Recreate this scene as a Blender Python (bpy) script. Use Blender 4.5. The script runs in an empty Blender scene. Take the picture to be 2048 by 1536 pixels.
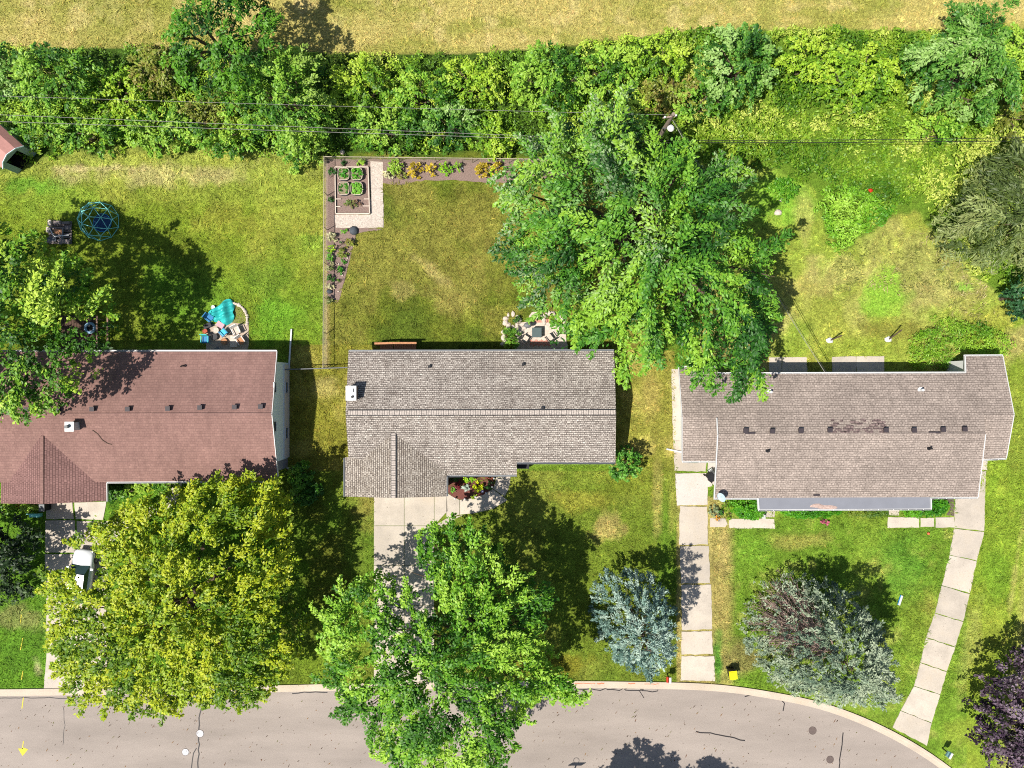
import bpy, math, random
import numpy as np

# ------------------------------------------------------------------ camera, sky, sun, exposure
sc = bpy.context.scene
COL = sc.collection
S = 24.0      # photo pixels per metre at ground level
H = 59.0      # flying height of the camera
cam_d = bpy.data.cameras.new("camera"); cam = bpy.data.objects.new("camera", cam_d); COL.objects.link(cam)
cam.location = (0, 0, H); cam.rotation_euler = (0, 0, 0)
cam_d.sensor_width = 36.0; cam_d.lens = 36.0 * (S * H) / 2048.0
cam_d.clip_start = 0.5; cam_d.clip_end = 3000
sc.camera = cam
SUNV = (-0.517, -0.306, 1.0)           # towards the sun
el = math.atan2(1.0, math.hypot(SUNV[0], SUNV[1])); az = math.atan2(SUNV[0], SUNV[1])
w = bpy.data.worlds.new("World"); sc.world = w; w.use_nodes = True
nt = w.node_tree; bg = nt.nodes["Background"]
sky = nt.nodes.new("ShaderNodeTexSky"); sky.sky_type = 'NISHITA'; sky.sun_disc = False
sky.sun_elevation = el; sky.sun_rotation = az
nt.links.new(sky.outputs[0], bg.inputs[0]); bg.inputs[1].default_value = 0.08
sd = bpy.data.lights.new("sun", 'SUN'); sd.energy = 5.0; sd.angle = math.radians(0.5); sd.color = (1.0, 0.95, 0.87)
sun = bpy.data.objects.new("sun", sd); COL.objects.link(sun)
from mathutils import Vector, Matrix
sun.rotation_euler = Vector(SUNV).to_track_quat('Z', 'Y').to_euler()
sun.location = (-20, -12, 40)
sc.view_settings.view_transform = 'Standard'; sc.view_settings.look = 'None'
sc.view_settings.exposure = 0.48; sc.view_settings.gamma = 1.0
sc.cycles.use_denoising = False; sc.cycles.filter_width = 1.05
sc.cycles.max_bounces = 4; sc.cycles.diffuse_bounces = 2; sc.cycles.transmission_bounces = 3
sc.cycles.transparent_max_bounces = 6

random.seed(7)
RNG = np.random.default_rng(7)

# ------------------------------------------------------------------ helpers
def P(px, py, z=0.0):
    k = (H - z) / H
    return ((px - 1024) / S * k, (768 - py) / S * k, z)
def P2(px, py, z=0.0):
    return P(px, py, z)[:2]
def lin(r, g, b, k=0.72):
    f = lambda c: (c / 255 / 12.92 if c / 255 <= 0.04045 else ((c / 255 + 0.055) / 1.055) ** 2.4)
    return (f(r) * k, f(g) * k, f(b) * k)

def vnoise(x, y, scale, seed):
    """smooth value noise in 0..1"""
    r = np.random.default_rng(seed).random((257, 257))
    u = np.asarray(x) / scale + 1000.3; v = np.asarray(y) / scale + 1000.7
    iu = np.floor(u).astype(int); iv = np.floor(v).astype(int)
    fu = u - iu; fv = v - iv
    fu = fu * fu * (3 - 2 * fu); fv = fv * fv * (3 - 2 * fv)
    a = r[iu % 257, iv % 257]; b = r[(iu + 1) % 257, iv % 257]
    c = r[iu % 257, (iv + 1) % 257]; d = r[(iu + 1) % 257, (iv + 1) % 257]
    return (a * (1 - fu) + b * fu) * (1 - fv) + (c * (1 - fu) + d * fu) * fv
def fbm(x, y, scale, seed, n=3):
    t = 0; a = 1; s = 0
    for i in range(n):
        t = t + a * vnoise(x, y, scale / 2 ** i, seed + i); s += a; a *= .55
    return t / s
def in_poly(x, y, poly):
    ins = np.zeros(np.shape(x), bool); n = len(poly)
    for i in range(n):
        x1, y1 = poly[i]; x2, y2 = poly[(i + 1) % n]
        if y1 == y2: continue
        c = (y1 > y) != (y2 > y)
        ins ^= c & (x < (x2 - x1) * (y - y1) / (y2 - y1) + x1)
    return ins
def poly_dist(x, y, poly):
    d = np.full(np.shape(x), 1e9); n = len(poly)
    for i in range(n):
        x1, y1 = poly[i]; x2, y2 = poly[(i + 1) % n]
        dx, dy = x2 - x1, y2 - y1; L = dx * dx + dy * dy + 1e-9
        t = np.clip(((x - x1) * dx + (y - y1) * dy) / L, 0, 1)
        d = np.minimum(d, np.hypot(x - x1 - t * dx, y - y1 - t * dy))
    return d
def poly_area(p):
    return abs(sum(p[i][0] * p[(i + 1) % len(p)][1] - p[(i + 1) % len(p)][0] * p[i][1] for i in range(len(p)))) / 2

ORG = {}
def origin(o):
    x = y = z = 0
    while o is not None:
        x += o.location[0]; y += o.location[1]; z += o.location[2]; o = o.parent
    return (x, y, z)
def tag(o, label=None, cat=None, group=None, kind=None):
    if label: o["label"] = label
    if cat: o["category"] = cat
    if group: o["group"] = group
    if kind: o["kind"] = kind
    return o
def thing(name, label, cat, loc=(0, 0, 0), rz=0.0, group=None):
    o = bpy.data.objects.new(name, None); COL.objects.link(o)
    o.empty_display_size = 0.2
    o.location = loc; o.rotation_euler = (0, 0, rz)
    return tag(o, label, cat, group)
def link(name, me, m, parent):
    o = bpy.data.objects.new(name, me); COL.objects.link(o)
    if m: me.materials.append(m)
    if parent is not None: o.parent = parent
    return o
def copy_tree(o, loc, rz=None, label=None, scale=None):
    c = o.copy(); COL.objects.link(c); c.location = loc
    if rz is not None: c.rotation_euler = (0, 0, rz)
    if scale: c.scale = (scale,) * 3
    if label: c["label"] = label
    for ch in list(o.children):
        d = ch.copy(); COL.objects.link(d); d.parent = c
        for g in list(ch.children):
            e = g.copy(); COL.objects.link(e); e.parent = d
    return c

class MB:
    def __init__(s): s.v = []; s.f = []
    def poly(s, pts):
        n = len(s.v); s.v += [tuple(p) for p in pts]; s.f.append(tuple(range(n, n + len(pts)))); return s
    def prism(s, pts2, z0, z1):
        n = len(pts2)
        a = sum(pts2[i][0] * pts2[(i + 1) % n][1] - pts2[(i + 1) % n][0] * pts2[i][1] for i in range(n))
        if a < 0: pts2 = pts2[::-1]
        k = len(s.v)
        s.v += [(p[0], p[1], z0) for p in pts2] + [(p[0], p[1], z1) for p in pts2]
        s.f.append(tuple(range(k + n, k + 2 * n))); s.f.append(tuple(range(k + n - 1, k - 1, -1)))
        for i in range(n): j = (i + 1) % n; s.f.append((k + i, k + j, k + n + j, k + n + i))
        return s
    def slab(s, pts3, t):
        """sloped polygon with thickness t below"""
        n = len(pts3)
        a = sum(pts3[i][0] * pts3[(i + 1) % n][1] - pts3[(i + 1) % n][0] * pts3[i][1] for i in range(n))
        if a < 0: pts3 = pts3[::-1]
        k = len(s.v)
        s.v += [(p[0], p[1], p[2] - t) for p in pts3] + [tuple(p) for p in pts3]
        s.f.append(tuple(range(k + n, k + 2 * n))); s.f.append(tuple(range(k + n - 1, k - 1, -1)))
        for i in range(n): j = (i + 1) % n; s.f.append((k + i, k + j, k + n + j, k + n + i))
        return s
    def box(s, c, d, rz=0.0, rx=0.0, ry=0.0):
        M = Matrix.Rotation(rz, 3, 'Z') @ Matrix.Rotation(ry, 3, 'Y') @ Matrix.Rotation(rx, 3, 'X')
        k = len(s.v)
        for sx, sy, sz in [(-1,-1,-1),(1,-1,-1),(1,1,-1),(-1,1,-1),(-1,-1,1),(1,-1,1),(1,1,1),(-1,1,1)]:
            q = M @ Vector((sx * d[0] / 2, sy * d[1] / 2, sz * d[2] / 2))
            s.v.append((c[0] + q.x, c[1] + q.y, c[2] + q.z))
        for f in [(3,2,1,0),(4,5,6,7),(0,1,5,4),(1,2,6,5),(2,3,7,6),(3,0,4,7)]: s.f.append(tuple(k + i for i in f))
        return s
    def tube(s, pts, r, n=6, closed=False):
        pts = [Vector(p) for p in pts]; m = len(pts)
        rr = r if isinstance(r, (list, tuple)) else [r] * m
        k = len(s.v); up = Vector((0, 0, 1)); last = None
        for i, p in enumerate(pts):
            if closed: t = pts[(i + 1) % m] - pts[i - 1]
            else: t = pts[min(i + 1, m - 1)] - pts[max(i - 1, 0)]
            t.normalize()
            if last is None:
                a = t.cross(up) if abs(t.z) < .95 else t.cross(Vector((1, 0, 0)))
            else: a = last - t * last.dot(t)
            a.normalize(); last = a; b = t.cross(a)
            for j in range(n):
                th = 2 * math.pi * j / n
                q = p + (a * math.cos(th) + b * math.sin(th)) * rr[i]; s.v.append(tuple(q))
        for i in range(m if closed else m - 1):
            i2 = (i + 1) % m
            for j in range(n):
                j2 = (j + 1) % n
                s.f.append((k + i * n + j, k + i * n + j2, k + i2 * n + j2, k + i2 * n + j))
        if not closed:
            s.f.append(tuple(k + j for j in range(n))[::-1]); s.f.append(tuple(k + (m - 1) * n + j for j in range(n)))
        return s
    def cyl(s, c, r, h, n=16, r2=None):
        r2 = r if r2 is None else r2; k = len(s.v)
        for z, q in ((0, r), (h, r2)):
            for j in range(n):
                a = 2 * math.pi * j / n; s.v.append((c[0] + q * math.cos(a), c[1] + q * math.sin(a), c[2] + z))
        s.f.append(tuple(range(k + n - 1, k - 1, -1))); s.f.append(tuple(range(k + n, k + 2 * n)))
        for j in range(n): j2 = (j + 1) % n; s.f.append((k + j, k + j2, k + n + j2, k + n + j))
        return s
    def blob(s, c, d, seed=0, nz=6, n=10, rough=.15):
        rg = random.Random(seed); k = len(s.v)
        for i in range(nz + 1):
            ph = math.pi * i / nz
            for j in range(n):
                a = 2 * math.pi * j / n; q = 1 + rg.uniform(-rough, rough) * (0 < i < nz)
                s.v.append((c[0] + d[0] * q * math.sin(ph) * math.cos(a), c[1] + d[1] * q * math.sin(ph) * math.sin(a), c[2] + d[2] * math.cos(ph)))
        for i in range(nz):
            for j in range(n):
                j2 = (j + 1) % n; s.f.append((k + i * n + j, k + (i + 1) * n + j, k + (i + 1) * n + j2, k + i * n + j2))
        return s
    def build(s, name, m, parent=None, world=True, smooth=False):
        v = s.v
        if parent is not None and world:
            ox, oy, oz = origin(parent); v = [(a - ox, b - oy, c - oz) for a, b, c in v]
        me = bpy.data.meshes.new(name); me.from_pydata(v, [], s.f); me.update()
        if smooth:
            for p in me.polygons: p.use_smooth = True
        return link(name, me, m, parent)

def np_mesh(name, co, faces_n, loops, col=None, parent=None, m=None):
    """co (N,3), every face with faces_n corners, loops flat"""
    if parent is not None: co = co - np.array(origin(parent))
    me = bpy.data.meshes.new(name); nf = len(loops) // faces_n
    me.vertices.add(len(co)); me.vertices.foreach_set("co", co.astype(np.float32).ravel())
    me.loops.add(len(loops)); me.loops.foreach_set("vertex_index", loops.astype(np.int32))
    me.polygons.add(nf); me.polygons.foreach_set("loop_start", np.arange(0, nf * faces_n, faces_n, dtype=np.int32))
    me.update(calc_edges=True)
    if col is not None:
        ca = me.color_attributes.new("Col", 'FLOAT_COLOR', 'POINT')
        c4 = np.ones((len(co), 4), np.float32); c4[:, :3] = col; ca.data.foreach_set("color", c4.ravel())
    return link(name, me, m, parent)

# ------------------------------------------------------------------ materials
class N:
    def __init__(s, name):
        s.m = bpy.data.materials.new(name); s.m.use_nodes = True; s.t = s.m.node_tree
        s.b = s.t.nodes["Principled BSDF"]; s.out = s.t.nodes["Material Output"]
        s.g = s.t.nodes.new("ShaderNodeNewGeometry")
    def new(s, k, **kw):
        n = s.t.nodes.new(k)
        for a, v in kw.items(): setattr(n, a, v)
        return n
    def L(s, a, b): s.t.links.new(a, b)
    def noise(s, scale, detail=3, rough=.6, vec=None, stretch=None):
        n = s.new("ShaderNodeTexNoise"); n.inputs["Scale"].default_value = scale
        n.inputs["Detail"].default_value = detail; n.inputs["Roughness"].default_value = rough
        v = vec or s.g.outputs["Position"]
        if stretch:
            mp = s.new("ShaderNodeMapping"); mp.inputs["Scale"].default_value = stretch; s.L(v, mp.inputs[0]); v = mp.outputs[0]
        s.L(v, n.inputs["Vector"]); return n.outputs["Fac"]
    def mr(s, v, a, b, c, d):
        n = s.new("ShaderNodeMapRange"); s.L(v, n.inputs[0])
        for i, q in enumerate((a, b, c, d)): n.inputs[i + 1].default_value = q
        return n.outputs[0]
    def mix(s, f, a, b, mode='MIX'):
        n = s.new("ShaderNodeMix", data_type='RGBA', blend_type=mode)
        for i, q in ((0, f), (6, a), (7, b)):
            if hasattr(q, 'is_output') or isinstance(q, bpy.types.NodeSocket): s.L(q, n.inputs[i])
            else: n.inputs[i].default_value = q if i == 0 else (tuple(q) + (1,))[:4]
        return n.outputs[2]
    def scale(s, colr, fac):
        n = s.new("ShaderNodeVectorMath", operation='SCALE')
        if isinstance(colr, tuple): n.inputs[0].default_value = colr[:3]
        else: s.L(colr, n.inputs[0])
        s.L(fac, n.inputs["Scale"]); return n.outputs[0]
    def bump(s, h, strength=.4, dist=.03):
        n = s.new("ShaderNodeBump"); n.inputs["Strength"].default_value = strength; n.inputs["Distance"].default_value = dist
        s.L(h, n.inputs["Height"]); s.L(n.outputs[0], s.b.inputs["Normal"])
    def fin(s, colr, rough=.8, spec=.3, metal=0):
        if isinstance(colr, tuple): s.b.inputs["Base Color"].default_value = (colr + (1,))[:4]
        else: s.L(colr, s.b.inputs["Base Color"])
        s.b.inputs["Roughness"].default_value = rough; s.b.inputs["Specular IOR Level"].default_value = spec
        s.b.inputs["Metallic"].default_value = metal; return s.m
_pm = {}
def pm(name, rgb, rough=.7, var=.15, scale=4, spec=.3, metal=0, k=.72):
    if name in _pm: return _pm[name]
    n = N(name); a = n.noise(scale, 4, .65)
    c = n.scale(lin(*rgb, k=k), n.mr(a, .3, .7, 1 - var, 1 + var))
    _pm[name] = n.fin(c, rough, spec, metal); return _pm[name]

def leaf_mat(name, trans=.22, rough=.5, spec=.35):
    n = N(name); at = n.new("ShaderNodeAttribute", attribute_name="Col")
    n.L(at.outputs["Color"], n.b.inputs["Base Color"])
    n.b.inputs["Roughness"].default_value = rough; n.b.inputs["Specular IOR Level"].default_value = spec
    tr = n.new("ShaderNodeBsdfTranslucent"); c = n.mix(1.0, at.outputs["Color"], (1.0, 1.15, .45), 'MULTIPLY')
    n.L(c, tr.inputs[0]); ms = n.new("ShaderNodeMixShader"); ms.inputs[0].default_value = trans
    n.L(n.b.outputs[0], ms.inputs[1]); n.L(tr.outputs[0], ms.inputs[2]); n.L(ms.outputs[0], n.out.inputs[0])
    return n.m
M_leaf = leaf_mat("leaf_foliage")
M_needle = leaf_mat("needle_foliage", trans=.08, rough=.6)
M_grassblade = leaf_mat("grass_blade", trans=.2, rough=.7, spec=.15)

def ground_mat():
    n = N("turf"); at = n.new("ShaderNodeAttribute", attribute_name="Col")
    f1 = n.noise(3.2, 5, .7); f2 = n.noise(11, 4, .75)
    c = n.scale(at.outputs["Color"], n.mr(f1, .3, .7, .62, 1.38))
    c = n.scale(c, n.mr(f2, .32, .68, .42, 1.6))
    f3 = n.noise(1.3, 3, .6); c = n.mix(n.mr(f3, .45, .75, 0, .35), c, n.mix(1.0, c, (1.3, 1.12, 1.3), 'MULTIPLY'))
    n.bump(f2, .8, .08)
    return n.fin(c, .95, .1)
M_turf = ground_mat()

def concrete_mat(name, rgb, var=.1, spots=0.0):
    n = N(name); a = n.noise(.7, 4, .6); b = n.noise(14, 4, .7)
    c = n.scale(lin(*rgb), n.mr(a, .3, .7, 1 - var, 1 + var))
    c = n.scale(c, n.mr(b, .3, .7, .86, 1.1))
    st = n.noise(.35, 5, .75); c = n.mix(n.mr(st, .5, .72, 0, .7), c, n.mix(1.0, c, (.74, .70, .62), 'MULTIPLY'))
    c = n.mix(n.mr(n.noise(9, 2, .4), .7, .76, 0, .5), c, lin(70, 62, 50))
    at = n.new('ShaderNodeAttribute', attribute_name='Tone'); ad = n.new('ShaderNodeMath', operation='ADD'); ad.inputs[1].default_value = 1.0; n.L(at.outputs['Fac'], ad.inputs[0]); c = n.scale(c, ad.outputs[0])
    n.bump(b, .3, .01)
    return n.fin(c, .85, .2)
M_conc = concrete_mat("driveway_concrete", (214, 202, 186), .16)
M_conc2 = concrete_mat("bleached_concrete", (222, 210, 200), .08)
M_kerb = concrete_mat("kerb_concrete", (216, 200, 180), .14)

def road_mat():
    n = N("road_asphalt"); a = n.noise(.25, 4, .6, stretch=(.4, 1.6, 1)); b = n.noise(18, 4, .8)
    c = n.scale(lin(174, 162, 152), n.mr(a, .3, .7, .84, 1.12))
    c = n.scale(c, n.mr(b, .3, .7, .72, 1.22))
    # little pits and worn spots
    v = n.new("ShaderNodeTexVoronoi"); v.inputs["Scale"].default_value = 1.7; n.L(n.g.outputs["Position"], v.inputs["Vector"])
    c = n.mix(n.mr(v.outputs["Distance"], .045, .075, .75, 0), c, lin(96, 72, 58))
    c = n.mix(n.mr(n.noise(2.2, 4, .7), .62, .72, 0, .3), c, lin(150, 136, 122))
    n.bump(b, .4, .015)
    return n.fin(c, .9, .15)
M_road = road_mat()

def shingle_mat(name, c1, c2, mortar, bw, rh, ms, axis='X', var=.2, patch=None, bumpd=.02):
    n = N(name)
    v = n.g.outputs["Position"]
    if axis == 'Y':
        sp = n.new("ShaderNodeSeparateXYZ"); n.L(v, sp.inputs[0]); cb = n.new("ShaderNodeCombineXYZ")
        n.L(sp.outputs[1], cb.inputs[0]); n.L(sp.outputs[0], cb.inputs[1]); v = cb.outputs[0]
    def brick(w_, h_, off):
        br = n.new("ShaderNodeTexBrick"); br.inputs["Scale"].default_value = 1.0
        br.inputs["Brick Width"].default_value = w_; br.inputs["Row Height"].default_value = h_
        br.inputs["Mortar Size"].default_value = ms; br.inputs["Mortar Smooth"].default_value = .3; br.inputs["Bias"].default_value = 0
        br.inputs["Color1"].default_value = lin(*c1) + (1,); br.inputs["Color2"].default_value = lin(*c2) + (1,)
        br.inputs["Mortar"].default_value = lin(*mortar) + (1,); br.offset = off
        # jitter rows so that no two courses line up
        nz = n.new("ShaderNodeTexNoise"); nz.inputs["Scale"].default_value = 2.3; n.L(v, nz.inputs["Vector"])
        ad = n.new("ShaderNodeMix", data_type='RGBA', blend_type='ADD'); ad.inputs[0].default_value = .12
        n.L(v, ad.inputs[6]); n.L(nz.outputs["Color"], ad.inputs[7]); n.L(ad.outputs[2], br.inputs["Vector"])
        return br
    b1 = brick(bw, rh, .5); b2 = brick(bw * .63, rh, .37)
    c = n.mix(.5, b1.outputs["Color"], b2.outputs["Color"])
    fn = n.noise(9, 3, .7); c = n.scale(c, n.mr(fn, .3, .7, 1 - var, 1 + var))
    ln = n.noise(.35, 4, .6); c = n.scale(c, n.mr(ln, .3, .7, .86, 1.1))
    sk = n.noise(1.0, 4, .65, stretch=(2.2, .35, 1) if axis == 'X' else (.35, 2.2, 1)); c = n.scale(c, n.mr(sk, .35, .75, 1.05, .88))
    if patch:
        x0, x1, y0, y1, pc = patch
        pass
    n.bump(b1.outputs["Fac"], -.5, bumpd)
    return n.fin(c, .9, .2)
M_r2 = shingle_mat("grey_shingles", (224, 214, 202), (160, 148, 138), (84, 76, 72), .28, .15, .026, var=.36)
M_r2y = shingle_mat("grey_shingles_wing", (214, 204, 190), (158, 146, 132), (82, 72, 68), .30, .16, .028, 'Y', var=.3)
M_r1 = shingle_mat("brown_shingles", (164, 128, 118), (146, 112, 104), (126, 98, 92), .32, .2, .014, var=.12)
M_r1y = shingle_mat("brown_shingles_wing", (164, 126, 120), (142, 108, 102), (108, 80, 76), .3, .19, .03, 'Y', var=.1)
M_r3 = shingle_mat("taupe_shingles", (194, 178, 166), (162, 148, 138), (118, 106, 98), .38, .18, .022, var=.32)
M_r3p = shingle_mat("weathered_shingles", (168, 146, 140), (122, 104, 102), (86, 74, 72), .36, .2, .03, var=.2)
M_ridge = pm("ridge_cap", (150, 138, 130), .9, .3, 9)
M_white = pm("white_metal", (232, 232, 230), .45, .04, 2)
M_wall_blue = pm("pale_blue_siding", (224, 244, 250), .6, .04, 1.5, k=.98)
M_wall_w = pm("white_siding", (236, 236, 232), .7, .04, 1.5)
M_brick = pm("tan_brick_wall", (150, 122, 104), .85, .25, 8)
M_dark = pm("black_plastic", (38, 38, 42), .5, .2, 5)
M_vent = pm("dark_vent_metal", (70, 62, 66), .6, .15, 5)
M_grey = pm("grey_metal", (120, 122, 124), .5, .12, 4)
M_glass = pm("window_glass", (28, 38, 48), .12, .1, 2, spec=.7)
M_bark = pm("bark", (104, 88, 72), .9, .35, 6)
M_greybark = pm("dead_twigs", (176, 152, 140), .9, .25, 6)
M_tan = pm("tan_wood", (196, 140, 100), .8, .25, 7)
M_oldwood = pm("weathered_wood", (138, 126, 122), .85, .3, 7)
M_teal = pm("teal_paint", (140, 224, 216), .45, .1, 5, k=.9)
M_tealp = pm("turquoise_plastic", (60, 200, 196), .4, .14, 4)
M_blue = pm("blue_plastic", (20, 130, 190), .4, .16, 4)
M_navy = pm("navy_fabric", (28, 66, 110), .8, .25, 4)
M_red = pm("red_plastic", (210, 60, 36), .5, .1, 5)
M_yellow = pm("yellow_plastic", (244, 224, 20), .5, .05, 3, k=.8)
M_mulch = pm("mulch", (146, 124, 114), .95, .4, 14)
M_mulch_red = pm("red_mulch", (122, 74, 66), .95, .35, 14)
M_gravel = pm("gravel", (208, 194, 180), .9, .4, 12)
M_stone = pm("pale_stone", (222, 206, 190), .85, .2, 6)
M_slate = pm("dark_stone", (84, 90, 98), .8, .2, 5)
M_terra = pm("terracotta", (190, 96, 70), .8, .15, 6)
M_metalroof = pm("blue_grey_metal_roof", (140, 142, 150), .45, .06, .8, spec=.4)
M_tar = pm("crack_sealant", (52, 48, 48), .6, .25, 5)
M_wire = pm("wire", (150, 146, 142), .5, .1, 3)
M_wired = pm("dark_wire", (48, 48, 46), .6, .1, 3)
M_iron = pm("cast_iron", (112, 98, 92), .7, .2, 9)
M_cover = pm("white_cover", (206, 204, 206), .6, .1, 9)
M_paint_y = pm("yellow_paint", (226, 212, 60), .7, .12, 9)
M_paint_o = pm("orange_paint", (226, 130, 90), .7, .2, 9)
M_brickpath = pm("red_brick_paving", (212, 148, 130), .85, .3, 12)

# ------------------------------------------------------------------ ground
big = MB(); big.poly([(-700, -700, -.03), (700, -700, -.03), (700, 700, -.03), (-700, 700, -.03)])
n = N("far_grass"); n_a = n.noise(.05, 4, .6); n_c = n.mix(n.mr(n_a, .35, .65, 0, 1), lin(96, 128, 44), lin(160, 150, 80))
tag(big.build("ground", n.fin(n.scale(n_c, n.mr(n.noise(3, 4, .7), .3, .7, .7, 1.3)), .95, .1)), kind="structure")

FIELD = [(-400, 97), (0, 97), (350, 100), (620, 108), (760, 113), (1000, 105), (1180, 90), (1350, 66), (1550, 60), (1880, 64), (2048, 58), (2500, 50)]
BAND = [(-400, 345), (0, 345), (60, 325), (180, 305), (420, 300), (600, 322), (648, 315), (1165, 318), (1300, 330), (1470, 335), (1520, 332), (1560, 350), (1628, 378), (1652, 480), (1690, 498), (1760, 455), (1830, 420), (1870, 470), (1960, 555), (2048, 640), (2500, 640)]
def interp(xs, tab):
    return np.interp(xs, [a for a, b in tab], [b for a, b in tab])
def seg(pxlist, z=0): return [P2(a, b, z) for a, b in pxlist]

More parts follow.
